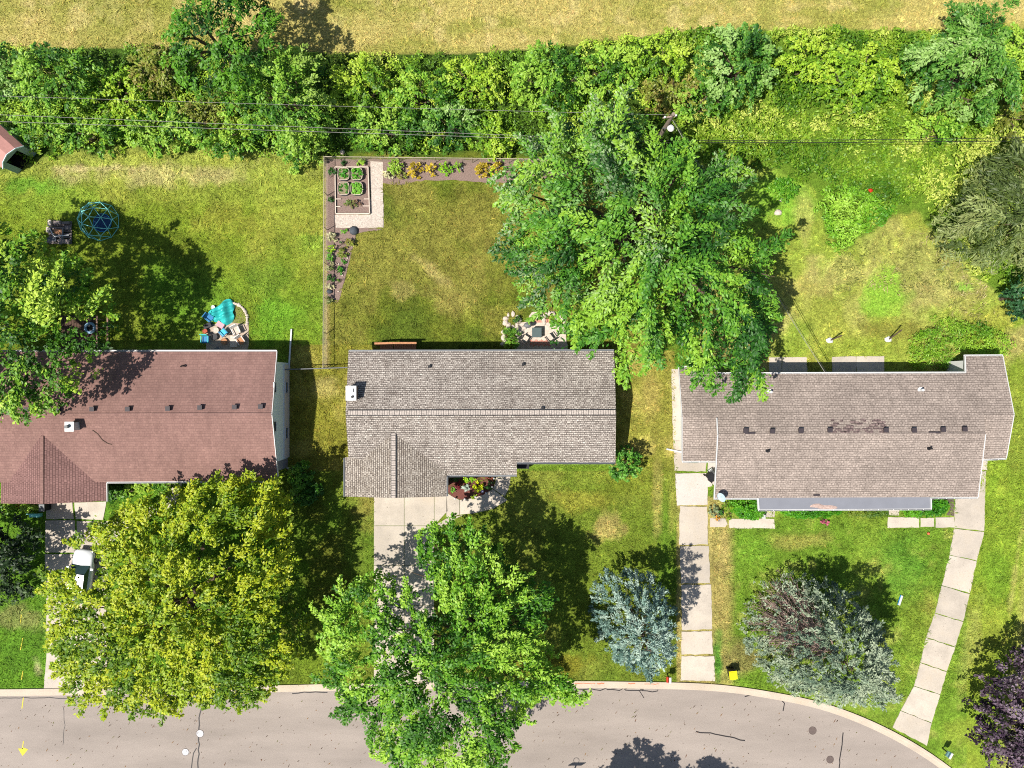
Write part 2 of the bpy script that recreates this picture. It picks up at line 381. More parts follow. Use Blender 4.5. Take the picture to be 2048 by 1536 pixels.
def turf_colour(X, Y):
    px = X * S + 1024; py = 768 - Y * S
    c = np.zeros(px.shape + (3,))
    n1 = fbm(px, py, 120, 11, 4); n2 = fbm(px, py, 34, 21, 4); n3 = fbm(px, py, 260, 31, 3)
    wob = (n2 - .5) * 22
    def fill(mask, col): c[mask] = np.array(lin(*col))
    def soft(wt, col, k=.72):
        wt = np.clip(wt, 0, 1)[..., None]; c[...] = c * (1 - wt) + np.array(lin(*col, k=k)) * wt
    fill(np.ones(px.shape, bool), (112, 142, 44))
    # left back yard
    m = (px < 648) & (py > 290)
    fill(m, (124, 144, 44))
    soft(m * np.clip((415 + wob * 3 - py) / 110, 0, 1) * .9, (162, 172, 78))
    soft(m * np.clip((n1 - .48) * 5, 0, 1) * .6 * (px > 200), (168, 170, 72))
    soft(m * np.clip((n3 - .5) * 6, 0, 1) * .5 * (py > 470), (84, 148, 40))
    # centre back yard
    m = (px >= 648) & (px < 1330) & (py > 290) & (py < 760)
    fill(m, (112, 124, 42)); soft(m * np.clip((n1 - .47) * 6, 0, 1) * .7, (146, 142, 66)); soft(m * np.clip((.46 - n1) * 6, 0, 1) * .7, (88, 110, 36))
    # side yards
    m = (px >= 580) & (px < 760) & (py > 690); fill(m, (138, 138, 52)); soft(m * np.clip((n2 - .5) * 5, 0, 1) * .5, (172, 162, 84))
    m = (px >= 1220) & (px < 1350) & (py > 700) & (py < 960); fill(m, (152, 152, 66)); soft(m * np.clip((n2 - .46) * 5, 0, 1) * .6, (184, 170, 96))
    # right back yard
    m = (px >= 1400) & (py > 300) & (py < 780); fill(m, (160, 164, 72))
    soft(m * np.clip((n1 - .45) * 5, 0, 1) * .8, (192, 182, 112)); soft(m * np.clip((n3 - .52) * 7, 0, 1) * .6, (140, 168, 60))
    # front lawns
    m = (py > 960) & (px < 900); fill(m, (100, 142, 40))
    m = (py > 940) & (px >= 560) & (px < 1352); fill(m, (114, 134, 44)); soft(m * np.clip((n1 - .48) * 6, 0, 1) * .6, (146, 152, 64)); soft(m * np.clip((.45 - n3) * 6, 0, 1) * .6, (96, 130, 38))
    m = (py > 995) & (px >= 1352) & (px < 1940); fill(m, (114, 148, 46)); soft(m * np.clip((n1 - .5) * 6, 0, 1) * .6, (146, 170, 62)); soft(m * np.clip((n2 - .58) * 5, 0, 1) * .5, (170, 168, 88))
    soft(m * np.clip((1478 + wob * 2 - px) / 50, 0, 1) * .85, (176, 160, 96))
    m = (px >= 1935) & (py > 640); fill(m, (132, 158, 50)); soft(m * np.clip((n1 - .48) * 6, 0, 1) * .6, (160, 170, 66))
    soft(m * np.clip(1 - abs(px - (2080 - (py - 1000) * .12) - wob) / 30, 0, 1) * (py > 900) * .6, (196, 186, 110))
    def blob(cx, cy, rx, ry, col, k=1.0, rot=0, kk=.72):
        a = math.radians(rot); dx = px - cx; dy = py - cy
        u = (dx * math.cos(a) + dy * math.sin(a)) / rx; v = (-dx * math.sin(a) + dy * math.cos(a)) / ry
        d = np.sqrt(u * u + v * v) + (n2 - .5) * 1.7
        soft(np.clip((1.0 - d) * 1.6, 0, 1) * k, col, kk)
    for b in [
        # photo patches: dry spots, lush spots
        (860, 540, 60, 14, (190, 176, 108), .7, 40), (905, 600, 70, 30, (160, 152, 80), .6, 20), (930, 460, 70, 40, (150, 144, 68), .5), (800, 575, 30, 25, (176, 166, 96), .6), (960, 530, 40, 60, (150, 144, 70), .6), (740, 420, 60, 40, (92, 116, 38), .6),
        (1000, 640, 50, 30, (150, 146, 66), .6), (700, 620, 40, 60, (100, 116, 34), .5), (1120, 600, 60, 60, (150, 140, 70), .6),
        (120, 400, 120, 50, (140, 168, 58), .8), (330, 350, 240, 30, (192, 184, 118), .85), (560, 400, 80, 60, (160, 172, 70), .6), (540, 560, 70, 80, (98, 142, 42), .5), (560, 640, 60, 60, (118, 168, 48), .8), (450, 440, 90, 50, (164, 166, 66), .6),
        (60, 370, 60, 22, (120, 170, 54), .8), (200, 337, 110, 10, (206, 190, 138), .6), (420, 395, 120, 22, (150, 164, 64), .5),
        (1560, 395, 85, 66, (140, 186, 62), .95), (1608, 440, 20, 60, (180, 182, 98), .7), (1600, 570, 90, 40, (184, 172, 100), .6), (1700, 540, 120, 40, (186, 180, 108), .6),
        (1830, 520, 120, 80, (168, 170, 92), .7), (1880, 590, 90, 50, (184, 174, 108), .6), (1760, 590, 52, 56, (146, 190, 62), .95), (1770, 545, 24, 30, (152, 184, 68), .7), (1925, 575, 24, 14, (140, 196, 70), .7),
        (1790, 660, 80, 30, (134, 134, 58), .7), (1590, 690, 60, 60, (142, 168, 58), .8), (1700, 700, 110, 30, (150, 170, 60), .7), (1980, 640, 50, 30, (170, 172, 74), .7), (2040, 690, 40, 60, (190, 176, 110), .7, 60), (1530, 640, 40, 80, (144, 160, 60), .6),
        (1300, 790, 22, 60, (188, 170, 96), .6), (1275, 960, 80, 60, (130, 142, 46), .6), (1210, 1060, 45, 36, (190, 172, 104), .75), (1160, 1000, 60, 30, (164, 160, 64), .6), (1330, 1090, 30, 130, (108, 146, 44), .7), (1100, 1330, 110, 30, (140, 134, 44), .7), (1315, 1010, 12, 90, (188, 172, 100), .5), (1345, 1010, 10, 60, (170, 170, 80), .7),
        (620, 830, 50, 90, (146, 144, 54), .6), (650, 780, 40, 25, (190, 178, 106), .7), (650, 1110, 60, 120, (118, 116, 44), .6), (735, 1010, 30, 60, (156, 146, 72), .7),
        (40, 1240, 70, 30, (150, 150, 90), .7), (50, 1300, 60, 50, (98, 142, 42), .7), (75, 1335, 14, 20, (196, 180, 140), .6), (640, 1320, 60, 40, (130, 158, 46), .7),
        (1450, 1100, 20, 60, (190, 170, 106), .7), (1445, 1200, 26, 90, (180, 164, 96), .7), (1470, 1320, 60, 40, (150, 140, 84), .8), (1437, 1330, 12, 70, (84, 150, 46), .9), (1500, 1100, 50, 40, (120, 164, 50), .6), (1600, 1080, 70, 20, (172, 168, 86), .7), (1800, 1130, 80, 70, (96, 150, 50), .6), (1830, 1260, 60, 60, (128, 150, 50), .5), (1860, 1210, 20, 40, (166, 156, 76), .5), (1760, 1420, 60, 30, (112, 140, 44), .6),
        (1990, 1150, 50, 90, (118, 160, 46), .6), (1940, 1300, 20, 140, (176, 182, 96), .5, 12), (1930, 1470, 60, 40, (150, 168, 62), .7), (2030, 1150, 10, 160, (190, 184, 104), .6, 8), (2030, 850, 40, 120, (150, 166, 66), .6), (1990, 960, 30, 60, (130, 164, 48), .7)]:
        blob(*b)
    c *= (1 + (n2 - .5) * .5)[..., None] * (1 + (fbm(px, py, 13, 71, 3) - .5) * .7)[..., None]
    sq = seg([(1738, 560), (1790, 528), (1808, 600), (1800, 632), (1735, 632), (1714, 600)]); ins = in_poly(px, py, [(1738, 560), (1790, 528), (1808, 600), (1800, 632), (1735, 632), (1714, 600)]); soft(ins * .6, (146, 186, 66))
    # narrow worn line along the fence
    m = (py > 310) & (py < 735); soft(m * np.clip(1 - abs(px - 654) / 8, 0, 1) * .8, (186, 168, 112))
    soft(((py > 300) & (py < 740) & (px > 1270) & (px < 1310)) * np.clip(1 - abs(px - 1292) / 8, 0, 1) * .5, (120, 104, 70))
    # shrub band
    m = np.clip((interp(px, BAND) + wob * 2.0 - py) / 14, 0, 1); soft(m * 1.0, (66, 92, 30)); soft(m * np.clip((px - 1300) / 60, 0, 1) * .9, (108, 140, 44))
    # mown field
    m = np.clip((interp(px, FIELD) + wob * .35 - py) / 5, 0, 1)
    soft(m, (190, 178, 104))
    st = fbm(px * .35, py * 1.6, 60, 51, 4); sv = fbm(px * 1.6, py * .3, 70, 61, 3)
    soft(m * np.clip((st - .48) * 6, 0, 1) * .7, (150, 154, 68)); soft(m * np.clip((sv - .52) * 6, 0, 1) * .4, (160, 160, 76)); soft(m * np.clip((n2 - .56) * 7, 0, 1) * .5, (216, 198, 136))
    soft(m * np.clip((n1 - .6) * 8, 0, 1) * .5, (140, 150, 60))
    return c

# one sheet of turf over the whole plot; the field, lawns and dry spots are what grows there
nx, ny = 720, 560
gx = np.linspace(-58, 58, nx); gy = np.linspace(-46, 46, ny)
GX, GY = np.meshgrid(gx, gy)
col = turf_colour(GX, GY)
zz = (fbm(GX, GY, 6, 5, 2) - .5) * .02 - .012
co = np.stack([GX, GY, zz], -1).reshape(-1, 3)
idx = np.arange(nx * ny).reshape(ny, nx)
lo = np.stack([idx[:-1, :-1], idx[:-1, 1:], idx[1:, 1:], idx[1:, :-1]], -1).reshape(-1)
tag(np_mesh("lawn", co, 4, lo, col.reshape(-1, 3), None, M_turf), kind="structure")

# ------------------------------------------------------------------ hard surfaces
def jitter(pts, step=.35, amp=.03, seed=1):
    rg = random.Random(seed); out = []
    n = len(pts)
    for i in range(n):
        a = Vector(pts[i]); b = Vector(pts[(i + 1) % n]); L = (b - a).length; k = max(1, int(L / step))
        nn = Vector((-(b - a).y, (b - a).x)).normalized() if L > 0 else Vector((0, 0))
        for j in range(k):
            p = a.lerp(b, j / k); 
            if j: p = p + nn * rg.uniform(-amp, amp)
            out.append((p.x, p.y))
    return out
def surf(name, polys, m, z=.03, jit=.03, kind="structure", parent=None, z0=-.05, label=None, cat=None):
    b = MB(); tones = []
    for i, p in enumerate(polys):
        q = seg(p)
        if jit: q = jitter(q, seed=i + 3, amp=jit)
        k0 = len(b.v); b.prism(q, z0, z); tones.append((k0, len(b.v)))
    o = b.build(name, m, parent); at = o.data.attributes.new('Tone', 'FLOAT', 'POINT'); rgt = random.Random(len(b.v) + len(polys))
    for k0, k1 in tones:
        tv = rgt.uniform(-.13, .06)
        for k in range(k0, k1): at.data[k].value = tv
    if kind: tag(o, kind=kind)
    if label: tag(o, label, cat)
    return o
# kerb line (lawn side) and road
KL = [(-500, 1379), (0, 1378), (150, 1376), (350, 1373), (550, 1370), (700, 1366), (900, 1363), (1150, 1361), (1360, 1364), (1450, 1368), (1540, 1382), (1640, 1401), (1720, 1430), (1785, 1460), (1850, 1497), (1905, 1536), (1980, 1600), (2060, 1690)]
kp = [Vector(P2(a, b)) for a, b in KL]
# smooth the kerb line
def resample(pts, n):
    d = [0]
    for i in range(1, len(pts)): d.append(d[-1] + (pts[i] - pts[i - 1]).length)
    t = np.linspace(0, d[-1], n); xs = np.interp(t, d, [p.x for p in pts]); ys = np.interp(t, d, [p.y for p in pts])
    for _ in range(6):
        xs[1:-1] = (xs[:-2] + 2 * xs[1:-1] + xs[2:]) / 4; ys[1:-1] = (ys[:-2] + 2 * ys[1:-1] + ys[2:]) / 4
    return [Vector((x, y)) for x, y in zip(xs, ys)]
kp = resample(kp, 120)
def offs(pts, d):
    out = []
    for i, p in enumerate(pts):
        t = (pts[min(i + 1, len(pts) - 1)] - pts[max(i - 1, 0)]).normalized(); out.append(p + Vector((t.y, -t.x)) * d)
    return out
prof = [(0, -.05), (0, .10), (.20, .10), (.27, .035), (.60, .015), (.60, -.05)]
b = MB(); rows = [offs(kp, d) for d, z in prof]
for i in range(len(kp) - 1):
    for j in range(len(prof) - 1):
        a, c = rows[j], rows[j + 1]
        b.poly([(a[i].x, a[i].y, prof[j][1]), (c[i].x, c[i].y, prof[j + 1][1]), (c[i + 1].x, c[i + 1].y, prof[j + 1][1]), (a[i + 1].x, a[i + 1].y, prof[j][1])])
tag(b.build("kerb", M_kerb), kind="structure")
re = offs(kp, .57)
road = MB(); road.poly([(p.x, p.y, .006) for p in re][::-1] + [(re[0].x, -46, .006), (re[-1].x, -46, .006)])
tag(road.build("road", M_road), kind="structure")
def rp(px, py, z=.012): return P(px, py, z)
def flat_strip(b, pts, wd, z=.012):
    pts = [Vector(P2(x, y)) for x, y in pts]; L = offs(pts, wd / 2); R = offs(pts, -wd / 2)
    for i in range(len(pts) - 1): b.poly([(L[i].x, L[i].y, z), (L[i + 1].x, L[i + 1].y, z), (R[i + 1].x, R[i + 1].y, z), (R[i].x, R[i].y, z)])
def wiggle(pts, step=9, amp=1.2, seed=0):
    rg = random.Random(seed); out = []
    for (x0, y0), (x1, y1) in zip(pts[:-1], pts[1:]):
        k = max(1, int(math.hypot(x1 - x0, y1 - y0) / step))
        for j in range(k): out.append((x0 + (x1 - x0) * j / k + rg.uniform(-amp, amp), y0 + (y1 - y0) * j / k + rg.uniform(-amp, amp)))
    return out + [pts[-1]]
b = MB()
for i, (pts, wd) in enumerate([([(-20, 1397), (60, 1395), (155, 1396)], .07), ([(412, 1395), (400, 1425), (397, 1460), (398, 1490), (396, 1545)], .10), ([(392, 1495), (384, 1520), (382, 1545)], .08),
        ([(585, 1387), (620, 1384), (655, 1385)], .09), ([(1090, 1382), (1140, 1379), (1180, 1378), (1200, 1380), (1215, 1376), (1240, 1376), (1246, 1378), (1238, 1380), (1213, 1379)], .08),
        ([(1248, 1378), (1254, 1375), (1280, 1376), (1286, 1379), (1278, 1382), (1250, 1380)], .08), ([(1280, 1378), (1300, 1375), (1316, 1377), (1316, 1381), (1305, 1383), (1283, 1381)], .08), ([(1279, 1382), (1288, 1396)], .06),
        ([(1490, 1392), (1500, 1390), (1530, 1392), (1560, 1397), (1570, 1407), (1566, 1422)], .09), ([(1392, 1463), (1430, 1468), (1490, 1481)], .10), ([(1686, 1465), (1682, 1500), (1676, 1545)], .09),
        ([(126, 1412), (130, 1450), (126, 1490)], .04), ([(760, 1404), (758, 1420)], .03)]):
    flat_strip(b, wiggle(pts, seed=i), wd)
tag(b.build("road_crack_sealing", M_tar), kind="structure")
for pts, z_, lb in [([(47, 1395), (44, 1417)], .013, "short yellow paint dash on the asphalt touching the kerb at far left"), ([(47, 1482), (45, 1498)], .013, "short yellow paint dash on the road above the yellow arrow"),
        ([(44, 1178), (43, 1188)], .02, "topmost yellow paint dash on the grass left of the yellow green tree"), ([(43, 1229), (41, 1247)], .02, "second yellow dash on the left front grass"), ([(46, 1276), (41, 1300)], .02, "third yellow dash on the left front grass"), ([(46, 1342), (43, 1359)], .02, "yellow dash on the left front grass nearest the kerb")]:
    b = MB(); flat_strip(b, pts, .075, z_); tag(b.build("paint_mark", M_paint_y), lb, "road marking", "yellow survey paint marks")
b = MB(); b.poly([P(36, 1497, .013), P(45, 1512, .013), P(56, 1499, .013), P(48, 1495, .013), P(44, 1497, .013)])
tag(b.build("paint_mark", M_paint_y), "yellow painted arrowhead on the asphalt at bottom left", "road marking", "yellow survey paint marks")
for (x0, x1, y, wdt, lb) in [(1150, 1190, 1366, .05, "faint orange paint dash on the kerb beside the locust tree"), (1194, 1208, 1366, .09, "brightest orange paint dash on the kerb"), (1256, 1270, 1366, .07, "orange paint dash on the kerb below the blue spruce"), (1288, 1318, 1367, .05, "long orange paint dash on the kerb nearest the mailbox")]:
    b = MB(); flat_strip(b, wiggle([(x0, y), (x1, y)], 4, .8, seed=x0), wdt, .108); tag(b.build("paint_mark", M_paint_o), lb, "road marking", "orange paint marks on the kerb")
# fallen leaves and bits on the road
rg = np.random.default_rng(3); nl = 520
px = rg.uniform(0, 1900, nl); py = rg.uniform(1400, 1536, nl); ky = interp(px, KL)
ok = py > ky + 22; px, py = px[ok], py[ok]; nl = len(px)
cx = (px - 1024) / S; cy = (768 - py) / S; an = rg.uniform(.5, 1.2, nl) ; ln = rg.uniform(.04, .19, nl) * (rg.random(nl) ** .8 + .2); wd = rg.uniform(.015, .04, nl)
co = np.zeros((nl, 4, 3))
for k_, (su, sv) in enumerate([(-1, 0), (0, 1), (1, 0), (0, -1)]):
    co[:, k_, 0] = cx + su * ln * np.cos(an) - sv * wd * np.sin(an); co[:, k_, 1] = cy + su * ln * np.sin(an) + sv * wd * np.cos(an); co[:, k_, 2] = .018 + .006 * rg.random(nl)
cl = np.array([lin(120, 78, 50), lin(90, 70, 50), lin(150, 110, 60), lin(110, 110, 50), lin(80, 60, 48)])[rg.integers(0, 5, nl)]
tag(np_mesh("road_litter", co.reshape(-1, 3), 4, np.arange(nl * 4), np.repeat(cl, 4, 0), None, M_grassblade), "small dry leaves and seed bits scattered over the road", "leaf litter", kind="stuff")

# driveways, walks, patios
def slabs(y_or_pts): pass
surf("driveway", [[(93, 1005), (145, 1005), (148, 1038), (93, 1038)], [(149, 1005), (213, 1003), (206, 1040), (152, 1038)], [(91, 1041), (150, 1041), (152, 1105), (91, 1105)], [(154, 1042), (204, 1043), (212, 1107), (155, 1106)],
    [(90, 1108), (215, 1109), (216, 1200), (93, 1200)], [(93, 1203), (216, 1203), (216, 1298), (94, 1298)], [(94, 1301), (216, 1301), (218, 1376), (88, 1377)]], M_conc, jit=.02)
surf("walkway", [[(209, 1044), (240, 1030), (290, 1018), (330, 1000), (352, 962), (366, 962), (350, 1010), (300, 1035), (250, 1058), (212, 1100)]], M_conc, z=.028)
def ds(x0, x1, ys): return [[(x0, a + 1), (x1, a + 1), (x1, c), (x0, c)] for a, c in zip(ys[:-1], ys[1:])]
surf("driveway", ds(748, 808, [985, 1051, 1130, 1210, 1290, 1366]) + ds(809, 868, [985, 1051, 1130, 1210, 1290, 1366]), M_conc, z=.03, jit=0)
surf("walkway", [[(869, 985), (893, 985), (895, 1022), (869, 1050)], [(893, 985), (903, 992), (919, 1000), (919, 1029), (893, 1036)], [(920, 1000), (946, 996), (966, 990), (985, 978), (1015, 1000), (985, 1018), (950, 1026), (920, 1029)],
    [(986, 977), (991, 965), (992, 950), (1021, 950), (1020, 965), (1016, 980), (1009, 993)], [(869, 1051), (893, 1037), (926, 1030), (905, 1040), (869, 1066)]], M_conc, z=.033, jit=0)
# right house, left drive
surf("driveway", [[(1347, 880), (1365, 880), (1372, 925), (1413, 925), (1411, 943), (1349, 941)], [(1360, 1012), (1414, 1013), (1416, 1089), (1358, 1089)],
    [(1359, 1093), (1417, 1092), (1420, 1166), (1362, 1167)], [(1362, 1170), (1422, 1169), (1424, 1258), (1364, 1260)], [(1363, 1263), (1424, 1262), (1426, 1308), (1363, 1309)], [(1363, 1312), (1428, 1312), (1430, 1362), (1361, 1361)]], M_conc, jit=.045)
surf("walkway", [[(1350, 947), (1412, 946), (1425, 960), (1424, 972), (1415, 974), (1415, 1009), (1354, 1011)], [(1416, 925), (1436, 925), (1430, 972), (1415, 960)]], M_conc2, z=.034)
surf("side_path", [[(1343, 738), (1375, 738), (1375, 880), (1346, 880), (1344, 800)]], M_conc, z=.028)
surf("walkway", [[(1420, 1036), (1450, 1037), (1455, 1048), (1450, 1054), (1420, 1054)], [(1458, 1037), (1548, 1038), (1550, 1057), (1457, 1056)], [(1528, 1010), (1550, 1010), (1549, 1034), (1530, 1034)],
    [(1778, 1010), (1799, 1010), (1797, 1031), (1777, 1030)], [(1776, 1034), (1838, 1035), (1838, 1055), (1775, 1056)], [(1841, 1036), (1868, 1036), (1868, 1053), (1841, 1054)], [(1871, 1035), (1907, 1034), (1908, 1055), (1871, 1055)]], M_conc)
DR = [((1910, 985), (1970, 985)), ((1908, 1056), (1968, 1063)), ((1899, 1110), (1953, 1122)), ((1883, 1171), (1939, 1187)), ((1870, 1226), (1926, 1243)), ((1852, 1275), (1910, 1294)), ((1840, 1325), (1893, 1343)), ((1828, 1372), (1880, 1389)), ((1801, 1421), (1863, 1446)), ((1785, 1455), (1853, 1492))]
def lerp2(a, c, t): return (a[0] + (c[0] - a[0]) * t, a[1] + (c[1] - a[1]) * t)
pl = []
for (a, c), (d, e) in zip(DR[:-1], DR[1:]): pl.append([lerp2(a, d, .012), lerp2(c, e, .012), lerp2(c, e, .985), lerp2(a, d, .985)])
surf("driveway", pl, M_conc, jit=.035)
surf("side_path", [[(1955, 912), (1975, 912), (1974, 940), (1957, 940)], [(1950, 943), (1972, 942), (1970, 993), (1950, 993)]], M_conc, z=.028)
surf("patio", [[(1538, 715), (1563, 714), (1563, 775), (1538, 775)], [(1564.5, 714), (1614, 714), (1614, 775), (1564.5, 775)], [(1664, 714), (1712, 713), (1712, 775), (1664, 775)], [(1713, 713), (1768, 712), (1768, 775), (1713, 775)]], M_conc, z=.028)

# garden beds, gravel, mulch
surf("mulch_bed", [[(652, 318), (764, 318), (765, 340), (690, 420), (697, 455), (766, 458), (712, 468), (700, 520), (686, 570), (676, 605), (655, 600), (652, 450)],
    [(764, 318), (1160, 320), (1165, 345), (1060, 368), (950, 364), (900, 360), (850, 360), (800, 370), (766, 366)]], M_mulch, z=.012, jit=.06)
surf("gravel_path", [[(741, 322), (766, 324), (767, 455), (672, 456), (668, 430), (741, 430)]], M_gravel, z=.035, jit=.03)
surf("mulch_bed", [[(896, 950), (990, 950), (987, 972), (970, 990), (945, 998), (920, 999), (905, 993), (896, 985)]], M_mulch_red, z=.02, jit=.02)
surf("mulch_bed", [[(1890, 996), (1908, 996), (1908, 1032), (1893, 1030), (1902, 1015)]], pm("dark_mulch", (112, 96, 90), .95, .4, 14), z=.018, jit=.04)
# stone patio behind the middle house
surf("patio", [[(1030, 645), (1058, 644), (1058, 632), (1064, 624), (1082, 622), (1090, 632), (1092, 645), (1130, 646), (1135, 700), (1030, 700)]], M_stone, z=.03, jit=.06)
b = MB()
for i in range(9): b.box(P(1063 + i * 4.3, 641.5, .04), (.15, .3, .03))
for i in range(8):
    for j in range(2): b.box(P(1062 + i * 5.2, 682 + j * 6 + (i % 2) * 2, .045), (.2, .2, .03), rz=(i * 37 % 90) / 60)
tag(b.build("brick_paving", M_brickpath), kind="structure")
def stones(name, label, spots, m, rr=(.12, .28), seed=1, h=.16):
    rg = random.Random(seed); b = MB()
    for (x, y) in spots:
        b.blob(P(x, y, .05), (rg.uniform(*rr), rg.uniform(*rr), h * rg.uniform(.7, 1.1)), seed=rg.randint(0, 999), nz=4, n=7, rough=.2)
    return tag(b.build(name, m), label, "stones")
ring = [(1024 + 14 * math.cos(a / 9 * 6.28), 641 + 13 * math.sin(a / 9 * 6.28)) for a in range(9)]
stones("stone_edging", "pale stones ringing the small planting left of the patio", ring + [(1006 + i % 2 * 3, 664 + i * 6) for i in range(5)], M_stone, seed=2)
stones("stone_edging", "pale stones curving around the planting right of the patio", [(1100 + 13 * math.cos(a / 7 * 3.4 + .2), 640 - 13 * math.sin(a / 7 * 3.4 + .2)) for a in range(8)] + [(1122 + i * 3, 632 + i * 4) for i in range(3)], M_stone, seed=4)
stones("stone_edging", "curved stone edging around the weedy bed beside the cluttered patio", [(462 + 33 * math.cos(a), 640 - 34 * math.sin(a)) for a in np.linspace(-.25, 1.9, 17)], M_stone, (.1, .19), seed=9)
surf("patio", [[(412, 650), (460, 645), (497, 648), (498, 688), (490, 712), (412, 712)]], concrete_mat("paver_concrete", (206, 186, 166), .15), z=.03, jit=.03)
surf("mulch_bed", [[(455, 612), (475, 612), (490, 628), (494, 648), (460, 650)]], pm("weedy_soil", (132, 134, 74), .95, .35, 10), z=.02, jit=.04)
# ------------------------------------------------------------------ houses
def cam_plane(px, py, A, B_, C):
    """point where the sight line of a photo pixel meets the plane through A,B,C (surveying a roof corner)"""
    n_ = (Vector(B_) - Vector(A)).cross(Vector(C) - Vector(A)); o = Vector((0, 0, H)); d = Vector(P(px, py, 0)) - o
    t = n_.dot(Vector(A) - o) / n_.dot(d); return tuple(o + d * t)
def roof_part(polys, m, parent, t=.14, name="roof"):
    b = MB()
    for p in polys: b.slab(p, t)
    return b.build(name, m, parent)
def bar(b, p, q, wd, h, zo=0):
    p = Vector(p); q = Vector(q); d = q - p; c = (p + q) / 2
    b.box((c.x, c.y, c.z + zo), (d.length, wd, h), rz=math.atan2(d.y, d.x), ry=-math.asin(max(-1, min(1, d.z / d.length))))
def gutter(p, q, m, parent, side, straps=False):
    """open trough along an eave; side = outward (x,y)"""
    b = MB(); o = Vector((side[0], side[1], 0)); p = Vector(p) ; q = Vector(q)
    for off, zz_, w_, h_ in ((.115, -.04, .022, .13), (.015, -.05, .02, .11)): bar(b, p + o * off, q + o * off, w_, h_, zz_)
    bar(b, p + o * .065, q + o * .065, .10, .02, -.11)
    if straps:
        n_ = int((q - p).length / .58)
        for i in range(n_ + 1):
            c = p.lerp(q, i / n_) + o * .065; b.box((c.x, c.y, c.z), (.05, .12, .012) if abs(side[1]) > .5 else (.12, .05, .012))
    return b.build("gutter", m, parent)
def vent(px, py, pl, parent, m=M_vent, s=.36, h=.22, name="roof_vent"):
    c = cam_plane(px, py, *pl); b = MB(); b.box((c[0], c[1], c[2] + h / 2), (s * .8, s * .8, h)); b.box((c[0], c[1], c[2] + h), (s, s, .06))
    return b.build(name, m, parent)
def pipe(px, py, pl, parent, m=M_dark, r=.07):
    c = cam_plane(px, py, *pl); b = MB(); b.cyl((c[0], c[1], c[2] - .1), r, .5, 10); b.cyl((c[0], c[1], c[2] - .05), r * 2.4, .08, 10)
    return b.build("vent_pipe", m, parent)
def window(parent, c, w_, h_, axis, out, mframe=M_white, name="window"):
    """window on a wall; axis 'X' = wall faces +-x"""
    b = MB(); t = .05
    def bx(dy, dz, sy, sz, th, off):
        if axis == 'X': b.box((c[0] + out * off, c[1] + dy, c[2] + dz), (th, sy, sz))
        else: b.box((c[0] + dy, c[1] + out * off, c[2] + dz), (sy, th, sz))
    for s_ in (-1, 1): bx(s_ * (w_ / 2 + t / 2), 0, t, h_ + 2 * t, .07, .03); bx(0, s_ * (h_ / 2 + t / 2), w_, t, .07, .03)
    fr = b.build(name, mframe, parent)
    b = MB()
    def bx2(dy, dz, sy, sz, th, off):
        if axis == 'X': b.box((c[0] + out * off, c[1] + dy, c[2] + dz), (th, sy, sz))
        else: b.box((c[0] + dy, c[1] + out * off, c[2] + dz), (sy, th, sz))
    bx2(0, 0, w_, h_, .03, .015); b.build("pane", M_glass, fr)
    return fr
def gable_wall(x0, x1, y0, y1, yr, ze, zr, m, parent, name="wall", y0e=None):
    """body with a ridge running along x"""
    b = MB(); k = len(b.v)
    for x in (x0, x1): b.v += [(x, y0, 0), (x, y1, 0), (x, y1, ze), (x, yr, zr), (x, y0, ze)]
    b.f += [(4, 3, 2, 1, 0), (5, 6, 7, 8, 9), (0, 5, 9, 4), (1, 2, 7, 6), (2, 3, 8, 7), (3, 4, 9, 8)]
    return b.build(name, m, parent)

# --- left house, brown roof
h1 = thing("house", "long house with reddish brown shingle roof at the left edge", "house", (P(300, 830)[0], P(300, 830)[1], 0))
e, r = 3.1, 4.4
A, B_, = P(-40, 831, r), P(543, 829, r)
back = [P(-40, 703, e), P(553, 703, e), B_, A]
front = [A, B_, P(556, 962, e), P(-40, 965, e)]
plb = (A, B_, P(553, 703, e)); plf = (A, B_, P(556, 962, e))
w_top = cam_plane(84, 868, *plf)
w_r = P(84, 1008, w_top[2]); we = w_top[2] - 1.15
wl = [P(84, 862, w_top[2]), w_r, P(1, 1007, we), P(4, 900, we)]
wr = [P(84, 862, w_top[2]), w_r, P(213, 1002, we), P(213, 890, we)]
rf = roof_part([back, front], M_r1, h1); rw = roof_part([wl, wr], M_r1y, h1, .12, name="wing_roof")
b = MB(); bar(b, P(84, 872, w_top[2] + .02), w_r, .24, .05); b.build("ridge_cap", M_r1, rw)
b = MB(); bar(b, A, B_, .3, .05, .01); b.build("ridge_cap", M_r1, rf)
gutter(P(-40, 703, e), P(553, 703, e), M_white, h1, (0, 1)); gutter(P(213, 963.5, e), P(556, 962, e), M_white, h1, (0, -1))
for (p_, q_) in [(P(554, 703, e), P(544, 829, r)), (P(544, 829, r), P(557, 962, e)), (P(214, 965, we), P(214.5, 1003, we))]:
    b = MB(); bar(b, p_, q_, .05, .18, -.05); b.build("rake_board", M_white, h1)
xw = -18.62
yb, yf = 1.75, -6.15
gable_wall(-42.5, xw, yf, yb, -2.4, e - .02, r - .18, M_wall_blue, h1)
b = MB(); b.prism([(-40, -9.0), (P(206, 0)[0], -9.0), (P(206, 0)[0], -6.2), (-40, -6.2)], 0, we - .05); b.build("garage_wall", M_brick, h1)
b = MB(); b.box((xw + .03, (1.6 - 6.05) / 2, .65), (.10, 7.65, 1.3)); b.build("wall_band", M_wall_w, h1)
b = MB(); b.box((xw - .3, -6.55, 1.4), (.5, .75, 2.7)); b.build("porch_wall", pm("grey_wall", (150, 156, 166), .8, .1), h1)
for py_, zc, hh in ((775, 3.55, .5), (853, 3.55, .5)):
    window(h1, (xw + .01, P(0, py_, zc)[1], zc), .72, hh, 'X', 1)
